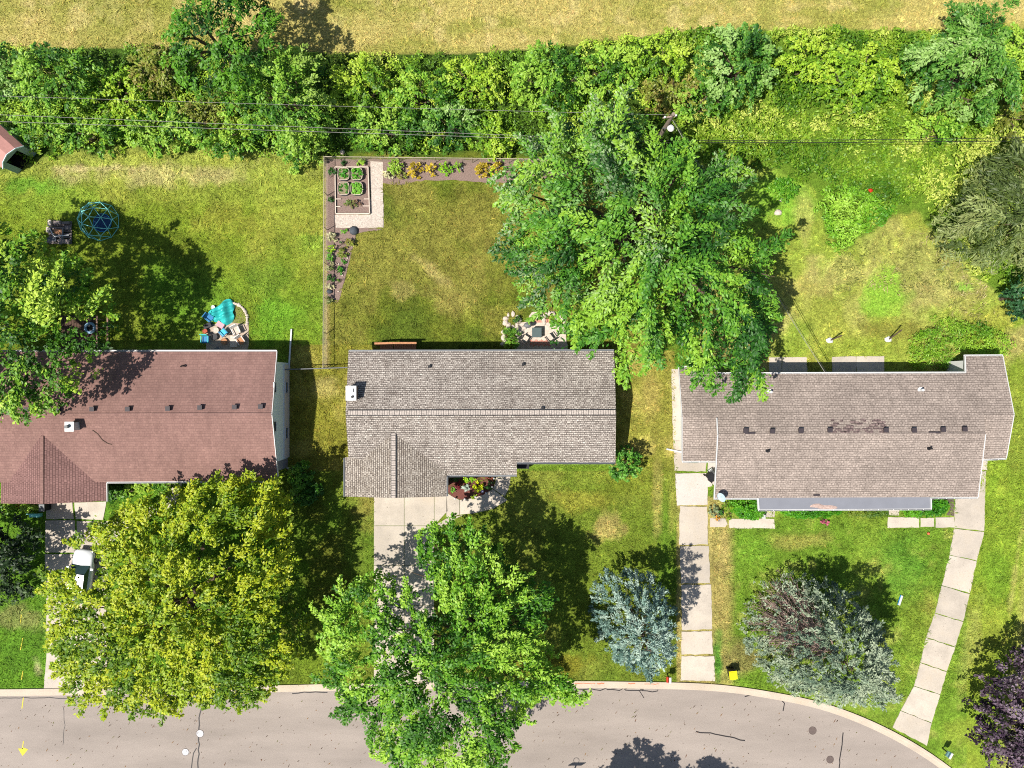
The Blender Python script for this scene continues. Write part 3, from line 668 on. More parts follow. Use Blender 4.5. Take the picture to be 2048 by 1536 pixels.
for py_ in (775, 866): window(h1, (xw + .085, P(0, py_, .9)[1], .85), .85, .45, 'X', 1)
for px_, py_ in [(57, 819), (118, 819), (187, 818), (258, 818), (338, 817), (402, 815), (471, 814), (523, 813)]: vent(px_, py_, plb, h1)
c = cam_plane(152, 852, *plf); b = MB(); b.box((c[0], c[1], c[2] + .3), (.55, .6, 1.0)); b.box((c[0], c[1], c[2] + .82), (.7, .75, .07)); ch = b.build("chimney", M_white, h1)
b = MB(); b.cyl((c[0] - .1, c[1], c[2] + .85), .13, .25, 12); b.build("flue", M_grey, ch)
c = cam_plane(367, 733, *plb); b = MB(); b.tube([(c[0] - .2, c[1], c[2] + .05), (c[0], c[1] + .05, c[2] + .3), (c[0] + .2, c[1] + .02, c[2] + .05)], .05); b.build("vent_pipe", M_dark, h1)

# --- middle house, grey roof
h2 = thing("house", "middle house with mottled pale grey shingle roof and garage wing", "house", (P(960, 830)[0], P(960, 830)[1], 0))
e, r = 2.65, 3.85
A, B_ = P(691, 826, r), P(1232, 825, r)
plb = (A, B_, P(1228, 702, e)); plf = (A, B_, P(1231, 925, e))
G = lambda px_, py_: cam_plane(px_, py_, *plf)
back = [P(697, 703, e), P(1228, 702, e), B_, A]
front = [A, B_, P(1231, 925, e), G(1033.5, 925), G(1033.5, 950), G(893, 951), G(697, 915)]
wt = G(787, 866)[2]; we = wt - .95
wl = [P(787, 860, wt), P(787, 996, wt), P(690, 993, we), P(690, 915, we), P(699, 914, we), P(699, 870, we)]
wr = [P(787, 860, wt), P(787, 996, wt), P(893, 993, we), P(893, 880, we)]
rf = roof_part([back, front], M_r2, h2); rw = roof_part([wl, wr], M_r2y, h2, .12, name="garage_roof")
cp = pm("ridge_tab_a", (196, 184, 174), .9, .35, 8); 
def ridge_tabs(p, q, wd, parent, sp=.19):
    b = MB(); p = Vector(p); q = Vector(q); n_ = int((q - p).length / sp); along_x = abs(q.x - p.x) > abs(q.y - p.y)
    for i in range(n_):
        c = p.lerp(q, (i + .5) / n_); hh = .025 + (i * 7 % 3) * .008
        b.box((c.x, c.y, c.z + hh), (sp * .84, wd, .04) if along_x else (wd, sp * .84, .04))
    b2 = MB(); bar(b2, p, q, wd + .13, .03, .012); b2.build("ridge_underlay", M_dark, parent)
    return b.build("ridge_cap", cp, parent)
ridge_tabs(P(696, 825.5, r), P(1231, 824.5, r), .34, rf); ridge_tabs(P(787, 866, wt), P(787, 996, wt), .32, rw)
M_gg = pm("grey_gutter", (150, 154, 158), .5, .05)
gutter(P(697, 703, e), P(1228, 702, e), M_gg, h2, (0, 1)); gutter(G(1034, 925), P(1231, 925, e), M_gg, h2, (0, -1)); gutter(G(895, 951), G(1033.5, 950), M_gg, h2, (0, -1))
gutter(P(690, 916, we), P(690, 993, we), M_gg, h2, (-1, 0)); gutter(P(893, 953, we), P(893, 993, we), M_gg, h2, (1, 0))
x0, x1 = P(705, 0, e)[0], P(1218, 0, e)[0]
gable_wall(x0, x1, P(0, 912, e)[1], P(0, 715, e)[1], A[1], e - .02, r - .2, M_brick, h2)
b = MB(); b.prism([P2(700, 905, 2.4), P2(884, 905, 2.4), P2(884, 984, 2.4), P2(700, 984, 2.4)], 0, we - .05); b.build("garage_wall", M_brick, h2)
b = MB(); b.box((P(0, 0)[0] * 0 + P(795, 0, 1)[0], P(0, 985, 1.1)[1], 1.1), (4.4, .06, 2.2)); b.build("garage_door", M_white, h2)
b = MB(); b.box(P(952, 938, 1.1), (1.0, .08, 2.2)); b.build("door", M_tan, h2)
b = MB(); b.box((P(1046, 0, .6)[0], P(0, 931, .6)[1], .5), (1.0, .5, .5)); b.build("window_well", M_dark, h2)
c = cam_plane(707, 786, *plb); b = MB(); b.box((c[0], c[1], c[2] + .15), (.72, 1.02, 1.3)); ch = b.build("chimney", M_brick, h2)
b = MB(); b.box((c[0], c[1], c[2] + .84), (.82, 1.14, .1)); cc = b.build("chimney_cap", M_white, ch)
b = MB(); b.cyl((c[0] + .12, c[1] - .28, c[2] + .88), .1, .1, 12); b.build("flue", M_dark, ch)
b = MB(); b.box((c[0] + .18, c[1] + .22, c[2] + .9), (.06, .26, .06)); b.build("damper", M_dark, ch)
vent(859, 733, plb, h2, M_dark, .2, .2); vent(1046, 729, plb, h2, M_dark, .2, .2); vent(1085, 816, plb, h2, M_dark, .22, .15)

# --- right house, taupe roof
h3 = thing("house", "right house with taupe shingle roof, white gutters and front metal porch roof", "house", (P(1700, 860)[0], P(1700, 860)[1], 0))
sl = .29; e = 2.9
yE = P(0, 748, e)[1]
def yz(py_, zg):   # world y at height zg
    return P(0, py_, zg)[1]
rB = e + (yE - yz(868, 4.3)) * sl; rA = e + (yE - yz(831, 3.8)) * sl
PB = (P(1500, 748, e), P(1900, 748, e), P(1700, 868, rB))
Q = lambda a, c: cam_plane(a, c, *PB)
R1, R2 = Q(1435, 869), Q(1971, 868); rBz = R1[2]
L1, L2 = Q(1364, 833), Q(2028, 829)
back = [Q(1358, 735), Q(1436, 735), Q(1436, 748), Q(1930, 746), Q(1929, 712.5), Q(2005, 712.5), L2, Q(1968, 829), R2, R1, Q(1434, 834), L1]
eF = rBz - (R1[1] - P(0, 995, 2.8)[1]) * sl
front = [R1, R2, P(1955, 994, eF), P(1428, 996, eF)]
eA = L1[2] - (L1[1] - P(0, 919, 2.85)[1]) * sl
fl = [L1, Q(1440, 833.5), P(1442, 922, eA), P(1365, 922, eA)]
fr = [Q(1950, 829.5), L2, P(2012, 916, eA), P(1948, 919, eA)]
rf = roof_part([back, front], M_r3, h3, .14)
for q_ in (fl, fr): roof_part([q_], M_r3, h3, .12, name="side_roof")
plb = PB; plf = (R1, R2, P(1955, 994, eF))
b = MB(); bar(b, R1, R2, .2, .04, .0); b.build("ridge_cap", M_r3, rf)
rgx = random.Random(5); b = MB()
for i in range(60):
    x = 1664 + rgx.random() * 106; y = 839 + rgx.random() * 26
    c = Q(x, y); b.box((c[0], c[1], c[2] + .015), (rgx.uniform(.2, .5), .16, .012), rx=math.atan(sl) * -1)
b.build("worn_shingles", M_r3p, rf)
for a in (Q(1541, 747), ): pass
gutter(Q(1436, 748), Q(1930, 746.5), M_white, h3, (0, 1), True); gutter(Q(1929, 712.5), Q(2005, 712), M_white, h3, (0, 1), True); gutter(Q(1358, 735), Q(1436, 735), M_white, h3, (0, 1), True)
gutter(P(1365, 922, eA), P(1433, 922, eA), M_white, h3, (0, -1), True); gutter(P(1952, 919, eA), P(2012, 916, eA), M_white, h3, (0, -1), True)
gutter(P(1428, 996, eF), P(1515, 996, eF), M_white, h3, (0, -1), True); gutter(P(1862, 995, eF), P(1955, 994, eF), M_white, h3, (0, -1), True)
pe = eF - .35
porch = [P(1515, 992, eF - .1), P(1862, 992, eF - .1), P(1862, 1017, pe), P(1517, 1019, pe)]
b = MB(); b.slab(porch, .08); po = b.build("porch_roof", M_metalroof, h3); gutter(P(1517, 1019, pe), P(1862, 1017, pe), M_white, po, (0, -1), True)
for p_, q_, w_ in ((P(1515.5, 996, eF - .1), P(1517, 1019, pe), .12), (P(1862, 996, eF - .1), P(1862, 1018, pe), .06)):
    b = MB(); bar(b, p_, q_, w_, .16); b.build("fascia", M_white, po)
b = MB(); c1_, c2_, c3_ = P(1622, 1014, pe + .1), P(1640, 1003, pe + .16), P(1672, 1014, pe + .1)
b.blob(P(1634, 1011, pe + .05), (.55, .2, .10), 3, rough=.25); b.blob(P(1655, 1014, pe + .04), (.8, .16, .07), 4, rough=.25); b.build("leaf_drift", pm("leaf_debris", (196, 170, 158), .9, .3, 9), po)
for (p_, q_, w_, h_, o_) in [(Q(1433, 836), R1, .06, .18, .02), (R1, P(1428, 996, eF), .06, .18, .02), (R2, P(1956, 994, eF), .05, .14, -.02), (Q(2005.5, 712), L2, .05, .14, -.03), (L2, P(2012.5, 916, eA), .05, .14, -.03),
        (L1, P(1364, 922, eA), .05, .14, -.03), (Q(1357, 735), L1, .05, .14, -.03), (Q(1929.5, 712), Q(1930.5, 746), .07, .16, .0)]:
    b = MB(); bar(b, p_, q_, w_, h_, o_); b.build("rake_board", M_white, h3)
# walls
xa, xb = P(1452, 0, 3)[0], P(1945, 0, 3)[0]
gable_wall(xa, xb, P(0, 980, 3)[1], P(0, 762, 3)[1], R1[1], eF + .15, rBz - .3, M_wall_w, h3)
yn = P(0, 721, 2.6)[1]; ys = P(0, 905, 2.9)[1]
gable_wall(P(1931, 0, 2.5)[0], P(2000, 0, 2.9)[0], ys, yn, L2[1], eA - .5, L2[2] - .3, M_wall_w, h3)
gable_wall(P(1378, 0, 2.9)[0], xa + .2, ys, P(0, 745, 2.6)[1], L1[1], eA - .35, L1[2] - .3, M_wall_w, h3)
for px_, py_ in [(1490, 861), (1543, 862), (1600, 861), (1658, 860), (1770, 860), (1826, 860), (1884, 859), (1927, 858)]: vent(px_, py_, plb, h3, M_vent, .36, .2)
for (a, c, d) in [(1500, 866, .8), (1869, 865, .9), (1633, 990, .5)]:
    q = cam_plane(a, c, *(plb if c < 900 else plf)); b = MB(); b.box((q[0], q[1], q[2] + .03), (d, .13, .05)); b.build("loose_shingle", M_vent, rf)
for px_, py_, pp in [(1535, 901, plf), (1858, 896, plf)]: pipe(px_, py_, pp, h3)
for px_, py_, pp in [(1539, 784, plb), (1841, 780, plb)]: pipe(px_, py_, pp, h3, M_white, .1)

# ------------------------------------------------------------------ foliage
def frame(n_):
    """random unit helper"""
    pass
def leaf_arrays(c, a, nrm, L, W, fold=.15):
    """quads: centre c, long axis a, normal nrm"""
    b_ = np.cross(nrm, a); b_ /= np.linalg.norm(b_, axis=1, keepdims=True) + 1e-9
    up = np.cross(a, b_)
    L = L[:, None] / 2; W = W[:, None] / 2
    v = np.stack([c - a * L, c + b_ * W + up * W * fold, c + a * L, c - b_ * W + up * W * fold], 1)
    return v.reshape(-1, 3)
def unit(v): return v / (np.linalg.norm(v, axis=-1, keepdims=True) + 1e-9)
def pick(pal, n_, rg, smooth=None):
    p = np.array([lin(*c, k=.86) for c in pal])
    t = (rg.random(n_) if smooth is None else np.clip(smooth, 0, .999)) * (len(pal) - 1)
    i = np.floor(t).astype(int); f = (t - i)[:, None]
    return p[i] * (1 - f) + p[np.minimum(i + 1, len(pal) - 1)] * f

def crown(poly, z_edge, z_top, pal, seed, dens=6.6, nl=30, leaf=.24, asp=.55, spray=.8, thr=.28, skirt=1.5, thick=.55, pale=None, lump=1.0, hollow=0, upness=.9, droop=.15, edge_pow=.65, radial=1.0, gapscale=2.0, holes=(), plume=0, pw=.42, pcov=1.25):
    """leaf quads for a crown with plan outline `poly` (metres)"""
    if plume:
        a_ = crown(poly, z_edge - .5, z_top - min(1.0, .15 * (z_top - z_edge)) - .45, pal, seed, dens * .45, nl, leaf, asp, spray, thr * .5, skirt, .35, pale, lump * .8, 0, upness, droop, edge_pow, radial, gapscale, holes)
        b_ = plumes(poly, z_edge, z_top, pal, seed + 50, plume, pw, pcov, leaf, asp, pale, lump, upness, droop, edge_pow, radial, thr, gapscale, holes)
        return np.concatenate([a_[0], b_[0]]), np.concatenate([a_[1], b_[1]]), a_[2]
    rg = np.random.default_rng(seed)
    xs = [p[0] for p in poly]; ys = [p[1] for p in poly]; area = poly_area(poly)
    cx0, cy0 = sum(xs) / len(xs), sum(ys) / len(ys)
    n0 = int(dens * (max(xs) - min(xs)) * (max(ys) - min(ys)))
    x = rg.uniform(min(xs), max(xs), n0); y = rg.uniform(min(ys), max(ys), n0)
    k = in_poly(x, y, poly); x, y = x[k], y[k]; d = poly_dist(x, y, poly)
    # ragged edge
    k = d > (vnoise(x, y, .9, seed + 7) - .45) * 1.1 * lump; x, y, d = x[k], y[k], d[k]
    Rm = max(d.max(), .3); t = np.clip(d / (Rm * .95), 0, 1); dome = (1 - (1 - t) ** 2) ** edge_pow
    th = np.arctan2(y - cy0, x - cx0); rr_ = np.hypot(x - cx0, y - cy0)
    wx = (vnoise(x, y, 2.4, seed + 14) - .5) * 2.4; wy = (vnoise(x, y, 2.4, seed + 15) - .5) * 2.4
    fing = vnoise(th * Rm * .62 + wx, rr_ * .42 + wy, max(.45, 1.05 * lump), seed + 16)       # boughs reaching outward
    lumps = (fbm(x, y, 3.4 * lump, seed + 1, 2) - .5) * 2.8 * lump + (fing - .5) * 1.9 * lump
    zt = z_edge + (z_top - z_edge) * dome + lumps * np.clip(d / 1.5, .25, 1)
    zb = z_edge - skirt + (1 - dome) * 0
    u = rg.random(len(x)); surf_ = rg.random(len(x)) < .58
    dep = np.where(surf_, rg.random(len(x)) * .5 * lump, (.25 + .75 * rg.random(len(x))) * np.maximum(zt - zb, .3) * thick)
    z = np.maximum(zt - dep, np.minimum(zb, zt))
    gap = vnoise(x, y, gapscale, seed + 3)
    k = ((gap > thr) & (fing > thr + .12)) | ~surf_; 
    for (hx, hy, hrx, hry) in holes:
        zz_ = H / (H - z); qx = x * S * zz_ + 1024 - hx; qy = 768 - y * S * zz_ - hy
        k &= ((qx / hrx) ** 2 + (qy / hry) ** 2) > 1 + (vnoise(x, y, .8, seed + 6) - .5) * .9
    if hollow: k &= ~((vnoise(x, y, 1.7, seed + 5) < hollow))
    x, y, z, d, t = x[k], y[k], z[k], d[k], t[k]
    nc = len(x)
    # spray direction: outwards with swirl
    ang = np.arctan2(y - cy0, x - cx0) + rg.normal(0, .55 + (1 - radial) * 2, nc) + (vnoise(x, y, 2.6, seed + 4) - .5) * 2.2
    tilt = rg.normal(.05, .3, nc) - droop
    u3 = unit(np.stack([np.cos(ang), np.sin(ang), tilt], -1))
    hue = np.clip(.5 + (fbm(x, y, 2.2, seed + 8, 2) - .5) * 2.2 + rg.normal(0, .16, nc), 0, .999)
    csz = spray * rg.uniform(.65, 1.25, nc)
    idx = np.repeat(np.arange(nc), nl); m_ = len(idx)
    s_ = rg.uniform(-1, 1, m_); side = rg.choice([-1, 1], m_)
    lat = rg.normal(0, .2, m_) * (1.1 - .4 * s_); ver = rg.normal(0, .13, m_) - droop * np.clip(s_, 0, 1) ** 2 * .8
    lv = np.cross(np.array([0, 0, 1.0]), u3); lv = unit(lv); uv = np.cross(u3, lv)
    c = np.stack([x, y, z], -1)[idx] + csz[idx][:, None] * (u3[idx] * (s_ * .62)[:, None] + lv[idx] * lat[:, None] + uv[idx] * ver[:, None])
    c[:, 2] = np.maximum(c[:, 2], .06)
    a = unit(u3[idx] * .8 + lv[idx] * (side * rg.uniform(.2, 1.1, m_))[:, None] + rg.normal(0, .28, (m_, 3)))
    nr = unit(np.stack([rg.normal(0, 1, m_), rg.normal(0, 1, m_), np.full(m_, 1.15 * upness + .35)], -1) + lv[idx] * lat[:, None] * 1.5 + u3[idx] * .35)
    nr = unit(nr - a * (nr * a).sum(1, keepdims=True))
    L = leaf * 1.22 * rg.uniform(.65, 1.3, m_); W = L * asp * rg.uniform(.8, 1.2, m_)
    v = leaf_arrays(c, a, nr, L, W)
    colr = pick(pal, m_, rg, np.clip(hue[idx] + rg.normal(0, .13, m_), 0, .999)) * rg.uniform(.82, 1.2, m_)[:, None]
    if pale is not None:
        pf, pc = pale; wv = pf(c[:, 0], c[:, 1]) * (rg.random(m_) < .42); wv = wv[:, None]
        colr = colr * (1 - wv) + np.array(lin(*pc, k=.86)) * wv
    return v, np.repeat(colr, 4, 0), (cx0, cy0, Rm)
def plumes(poly, z_edge, z_top, pal, seed, Lp, pw, cov, leaf, asp, pale, lump, upness, droop, edge_pow, radial, thr, gapscale, holes):
    """leafy branch ends: long tapering sprays that reach outwards and overlap like feathers"""
    rg = np.random.default_rng(seed); xs = [p[0] for p in poly]; ys = [p[1] for p in poly]; area = poly_area(poly)
    cx0, cy0 = sum(xs) / len(xs), sum(ys) / len(ys)
    n0 = int(cov / (Lp * pw * 1.1) * (max(xs) - min(xs)) * (max(ys) - min(ys)))
    x = rg.uniform(min(xs), max(xs), n0); y = rg.uniform(min(ys), max(ys), n0); k = in_poly(x, y, poly); x, y = x[k], y[k]
    d = poly_dist(x, y, poly); k = (d > .25 * Lp * rg.random(len(x))) & (vnoise(x, y, gapscale, seed + 3) > thr); x, y, d = x[k], y[k], d[k]
    Rm = max(d.max(), .3); nc = len(x)
    ang = np.arctan2(y - cy0, x - cx0) + (vnoise(x, y, 3.0 * max(lump, .3), seed + 4) - .5) * (1.7 + 3 * (1 - radial)) + rg.normal(0, .3, nc)
    L = Lp * rg.uniform(.55, 1.3, nc); W = pw * rg.uniform(.7, 1.25, nc)
    base_l = (fbm(x, y, 3.2 * lump, seed + 1, 2) - .5) * 2.6 * lump; jz = rg.normal(0, .3 * min(1, Lp), nc); dr = droop + rg.uniform(.0, .25, nc)
    hue = np.clip(.5 + (fbm(x, y, 2.4, seed + 8, 2) - .5) * 2.0 + rg.normal(0, .2, nc), 0, .999)
    nl = np.maximum(8, (L * W * 1.5 / (leaf * 1.2 * leaf * asp * 1.2 / 2) * 1.0)).astype(int); idx = np.repeat(np.arange(nc), nl); m_ = len(idx)
    t = rg.random(m_) ** .85; wdt = W[idx] * (np.clip(1.15 - t, 0, 1) ** .55) * (.55 + .45 * np.minimum(t * 4, 1)); lat = rg.normal(0, .42, m_) * wdt
    # side twigs give the spray a toothed edge
    tw = np.sin(t * L[idx] / max(.28, Lp * .14) * 6.28 + idx) ; lat = lat * (1 + .35 * tw)
    a2 = ang[idx] + (rg.normal(0, .35, nc)[idx]) * t; ux, uy = np.cos(a2), np.sin(a2); s_ = (t - .35) * L[idx]
    px_ = x[idx] + ux * s_ - uy * lat; py_ = y[idx] + uy * s_ + ux * lat
    dd = d[idx] + 0 * s_; tt = np.clip(d / (Rm * .95), 0, 1); zb = z_edge + (z_top - z_edge) * ((1 - (1 - tt) ** 2) ** edge_pow) + base_l * np.clip(d / 1.5, .25, 1) + jz
    z = zb[idx] + L[idx] * (.28 * np.sin(np.clip(t, 0, 1) * 2.4) - dr[idx] * t * t) - np.abs(lat) * .35 + rg.normal(0, .07 + .03 * Lp, m_)
    keep = np.ones(m_, bool)
    for (hx, hy, hrx, hry) in holes:
        zz_ = H / (H - z); keep &= ((px_ * S * zz_ + 1024 - hx) / hrx) ** 2 + ((768 - py_ * S * zz_ - hy) / hry) ** 2 > 1 + (vnoise(px_, py_, .8, seed + 6) - .5) * .9
    c = np.stack([px_, py_, np.maximum(z, .06)], -1)[keep]; idx = idx[keep]; t = t[keep]; lat = lat[keep]; ux = ux[keep]; uy = uy[keep]; m_ = len(idx); sd_ = np.sign(lat)
    a = unit(np.stack([ux - uy * sd_ * rg.uniform(.3, 1.2, m_), uy + ux * sd_ * rg.uniform(.3, 1.2, m_), rg.normal(0, .25, m_) - droop * t], -1) + rg.normal(0, .2, (m_, 3)))
    lw = lat / (W[idx] + .01)
    nr = np.stack([-uy * lw * 1.2 + ux * .2 + rg.normal(0, .75, m_), ux * lw * 1.2 + uy * .2 + rg.normal(0, .75, m_), np.full(m_, 1.2 * upness + .3)], -1); nr = unit(nr - a * (nr * a).sum(1, keepdims=True))
    LL_ = leaf * 1.2 * rg.uniform(.65, 1.3, m_); v = leaf_arrays(c, a, nr, LL_, LL_ * asp * rg.uniform(.8, 1.2, m_))
    colr = pick(pal, m_, rg, np.clip(hue[idx] + rg.normal(0, .12, m_) + .12 * t, 0, .999)) * rg.uniform(.84, 1.18, m_)[:, None]
    if pale is not None:
        pf, pc = pale; wv = (pf(c[:, 0], c[:, 1]) * (rg.random(m_) < .42))[:, None]; colr = colr * (1 - wv) + np.array(lin(*pc, k=.86)) * wv
    return v, np.repeat(colr, 4, 0), None
def add_crown(parent, v, colr, m=M_leaf, name="crown"):
    return np_mesh(name, v, 4, np.arange(len(v)), colr, parent, m)
def limbs(parent, base, top_z, ends, r0, m=M_bark, seed=1, sub=2):
    rg = random.Random(seed); b = MB(); bx, by = base
    fork = top_z * .42
    b.tube([(bx, by, -.1), (bx + .05, by, fork * .5), (bx, by + .05, fork)], [r0 * 1.25, r0, r0 * .85], 10)
    for (ex, ey, ez) in ends:
        z0 = fork * rg.uniform(.8, 1.0); p0 = Vector((bx, by, z0)); p3 = Vector((ex, ey, ez))
        mid = p0.lerp(p3, .45) + Vector((rg.uniform(-.4, .4), rg.uniform(-.4, .4), (ez - z0) * .2))
        m2 = p0.lerp(p3, .75) + Vector((rg.uniform(-.3, .3), rg.uniform(-.3, .3), (ez - z0) * .12))
        b.tube([p0, mid, m2, p3], [r0 * .6, r0 * .38, r0 * .22, r0 * .06], 7)
        for q in range(sub):
            s0 = mid.lerp(m2, rg.random()); d_ = (p3 - p0); an = rg.uniform(-1.1, 1.1)
            dd = Vector((d_.x * math.cos(an) - d_.y * math.sin(an), d_.x * math.sin(an) + d_.y * math.cos(an), d_.z * .5)) * rg.uniform(.3, .5)
            b.tube([s0, s0 + dd * .5 + Vector((0, 0, .3)), s0 + dd], [r0 * .2, r0 * .12, r0 * .03], 5)
    return b.build("trunk", m, parent)
def tree(name, label, outline, z_edge, z_top, pal, seed, base=None, r0=.35, nlimb=9, group=None, cat="tree", trunk=True, bark=M_bark, scale_poly=True, **kw):
    zp = z_edge + .12 * (z_top - z_edge); poly = [P2(a, c, zp) for a, c in outline]
    cx0 = sum(p[0] for p in poly) / len(poly); cy0 = sum(p[1] for p in poly) / len(poly)
    if base is None: base = (cx0, cy0)
    else: base = P2(*base)
    t_ = thing(name, label, cat, (base[0], base[1], 0), group=group)
    v, cl, (a, c, Rm) = crown(poly, z_edge, z_top, pal, seed, **kw)
    add_crown(t_, v, cl)
    if trunk:
        rg = random.Random(seed); ends = []
        for i in range(nlimb):
            pt = poly[int(i * len(poly) / nlimb)]; f = rg.uniform(.5, .85)
            ends.append((base[0] + (pt[0] - base[0]) * f, base[1] + (pt[1] - base[1]) * f, z_edge + (z_top - z_edge) * (1 - f) * 1.1 + rg.uniform(-.3, .5)))
        limbs(t_, base, z_edge, ends, r0, bark, seed)
    return t_
def circ(cx, cy, rx, ry, n_=14, seed=0, rough=.14):
    rg = random.Random(seed); return [(cx + rx * (1 + rg.uniform(-rough, rough)) * math.cos(2 * math.pi * i / n_), cy + ry * (1 + rg.uniform(-rough, rough)) * math.sin(2 * math.pi * i / n_)) for i in range(n_)]

# --- the big trees
T1 = [(-150, 450), (-60, 425), (0, 440), (60, 470), (115, 500), (165, 535), (172, 560), (195, 590), (222, 628), (200, 650), (216, 685), (208, 706), (168, 722), (178, 745), (160, 785), (120, 800), (95, 822), (70, 845), (40, 850), (0, 830), (-120, 850), (-220, 760), (-250, 600)]
tree("maple_tree", "large green maple overhanging the brown roof at the left edge", T1, 7.5, 12.5, [(52, 96, 22), (84, 134, 30), (124, 172, 42), (188, 214, 76)], 101, base=(-10, 640), r0=.4, thr=.2, leaf=.22, spray=.7, radial=.9, dens=12, nl=24, plume=2.4, pw=.75, pcov=1.2, holes=[(184, 658, 30, 20)])
T2 = [(90, 1150), (130, 1092), (190, 1045), (250, 1010), (320, 985), (400, 965), (480, 956), (555, 962), (580, 1000), (560, 1050), (577, 1090), (602, 1130), (590, 1180), (614, 1250), (602, 1310), (560, 1360), (540, 1400), (480, 1412), (420, 1400), (360, 1422), (290, 1420), (230, 1422), (165, 1412), (150, 1370), (118, 1330), (103, 1280), (115, 1220)]
t2 = tree("maple_tree", "broad yellow green tree by the road, hiding a white car", T2, 5.2, 10.0, [(84, 122, 20), (122, 154, 22), (164, 182, 30), (194, 200, 44), (150, 176, 32)], 102, base=(400, 1180), r0=.42, thr=.1, leaf=.2, spray=.5, gapscale=1.2, dens=17, nl=20, lump=.8, plume=1.3, pw=.5, pcov=1.5, droop=.05, holes=[(172, 1132, 27, 48), (120, 1112, 34, 30)])
T3 = [(860, 1050), (912, 1056), (975, 1048), (990, 1100), (1015, 1140), (1112, 1180), (1085, 1230), (1102, 1290), (1130, 1345), (1168, 1415), (1100, 1395), (1060, 1430), (1010, 1500), (1000, 1560), (900, 1580), (800, 1548), (742, 1480), (735, 1432), (690, 1432), (670, 1380), (645, 1350), (660, 1290), (630, 1240), (680, 1200), (700, 1160), (740, 1142), (778, 1160), (800, 1178), (850, 1152), (830, 1110), (812, 1080)]
tree("locust_tree", "bright green open-crowned tree over the grey house's driveway and kerb", T3, 6.5, 11.0, [(54, 104, 22), (92, 148, 32), (132, 182, 46), (168, 206, 70)], 103, base=(955, 1230), r0=.36, nlimb=12, thr=.2, leaf=.2, spray=.55, gapscale=1.5, dens=17, nl=20, lump=.9, plume=1.7, pw=.6, pcov=1.7, holes=[(745, 1405, 16, 10), (908, 1422, 12, 18), (842, 1282, 10, 6), (845, 1208, 30, 10), (850, 1530, 12, 8)])
T4 = [(1010, 385), (1030, 330), (1075, 262), (1140, 250), (1200, 215), (1240, 204), (1290, 230), (1335, 240), (1290, 275), (1330, 288), (1390, 310), (1400, 332), (1468, 342), (1478, 380), (1462, 420), (1500, 450), (1532, 480), (1552, 530), (1530, 600), (1550, 640), (1545, 700), (1522, 735), (1520, 780), (1470, 770), (1430, 792), (1400, 790), (1408, 745), (1370, 735), (1340, 700), (1290, 742), (1245, 757), (1228, 720), (1195, 690), (1150, 702), (1112, 690), (1128, 640), (1105, 620), (1050, 610), (1040, 570), (1010, 560), (988, 500), (995, 470), (1022, 420)]
def pale4(x, y):
    px_ = x * S * 1.14 + 1024; py_ = 768 - y * S * 1.14
    return np.clip(((620 - py_) + (1300 - px_) * .55) / 520 + (fbm(x, y, 2.5, 77, 2) - .5) * 1.6 - .3, 0, 1) * .85
tree("maple_tree", "huge silver maple with pale leaf undersides between the grey and taupe roofs", T4, 6.8, 13.0, [(40, 88, 26), (70, 128, 34), (110, 164, 48), (146, 188, 56)], 104, base=(1250, 480), r0=.55, nlimb=16, thr=.2, leaf=.23, asp=.5, spray=.95, dens=11, nl=24, lump=.9, plume=3.0, pw=.75, pcov=1.5, droop=.25, radial=.95, pale=(pale4, (184, 200, 158)), gapscale=1.6)
T5 = [(-80, 1030), (0, 1038), (40, 1052), (64, 1066), (82, 1090), (92, 1110), (80, 1150), (60, 1190), (0, 1215), (-80, 1220)]
tree("shade_tree", "dark green small tree left of the brown house's driveway", T5, 2.8, 5.0, [(34, 56, 26), (52, 78, 34), (86, 112, 56)], 105, base=(-5, 1110), r0=.18, thr=.2, plume=1.5, pw=.5, leaf=.26)
OL = [(1880, 480), (1893, 420), (1930, 370), (1960, 325), (2000, 296), (2060, 280), (2160, 300), (2220, 400), (2180, 520), (2080, 555), (2040, 548), (1985, 540), (1930, 528), (1895, 515)]
tree("willow_tree", "olive grey drooping willow at the right edge behind the weeds", OL, 5.0, 8.5, [(70, 88, 40), (108, 126, 64), (152, 166, 100), (128, 134, 80)], 106, base=(2030, 430), r0=.35, thr=.34, leaf=.34, asp=.22, droop=.5, spray=1.1, upness=.6, plume=1.8, pw=.6, dens=9)
tree("shrub_tree", "dark bluish green small tree under the willow at the right edge", circ(2050, 590, 42, 44, seed=4), 2.6, 4.6, [(30, 66, 36), (52, 98, 56), (84, 130, 80)], 107, r0=.14, nlimb=5, thr=.3, leaf=.22)
PT = [(1955, 1445), (1950, 1420), (1968, 1400), (1962, 1370), (1990, 1345), (2015, 1335), (2030, 1312), (2060, 1300), (2140, 1320), (2200, 1400), (2190, 1520), (2080, 1600), (2000, 1580), (1980, 1530), (1985, 1500), (1952, 1480)]
tree("plum_tree", "dark purple leaved plum tree in the bottom right corner", PT, 3.6, 6.2, [(40, 28, 40), (70, 52, 70), (112, 92, 108), (150, 132, 148)], 108, base=(2050, 1440), r0=.16, thr=.05, leaf=.2, dens=9, plume=1.2, pw=.45)

# --- trees across the road, just outside the picture; their shade falls on the asphalt
def off_tree(label, cx, cy, rad, seed):
    tree("street_tree", label, circ(cx, cy, rad, rad, 16, seed, .16), 7.5, 10.5, [(70, 120, 34), (110, 160, 52)], seed, r0=.25, thr=.18, leaf=.3)
off_tree("tall tree across the road casting the rounded shadow on the asphalt", 1198, 1753, 96, 201)
off_tree("smaller tree across the road casting the low shadow right of the first", 1358, 1762, 62, 202)

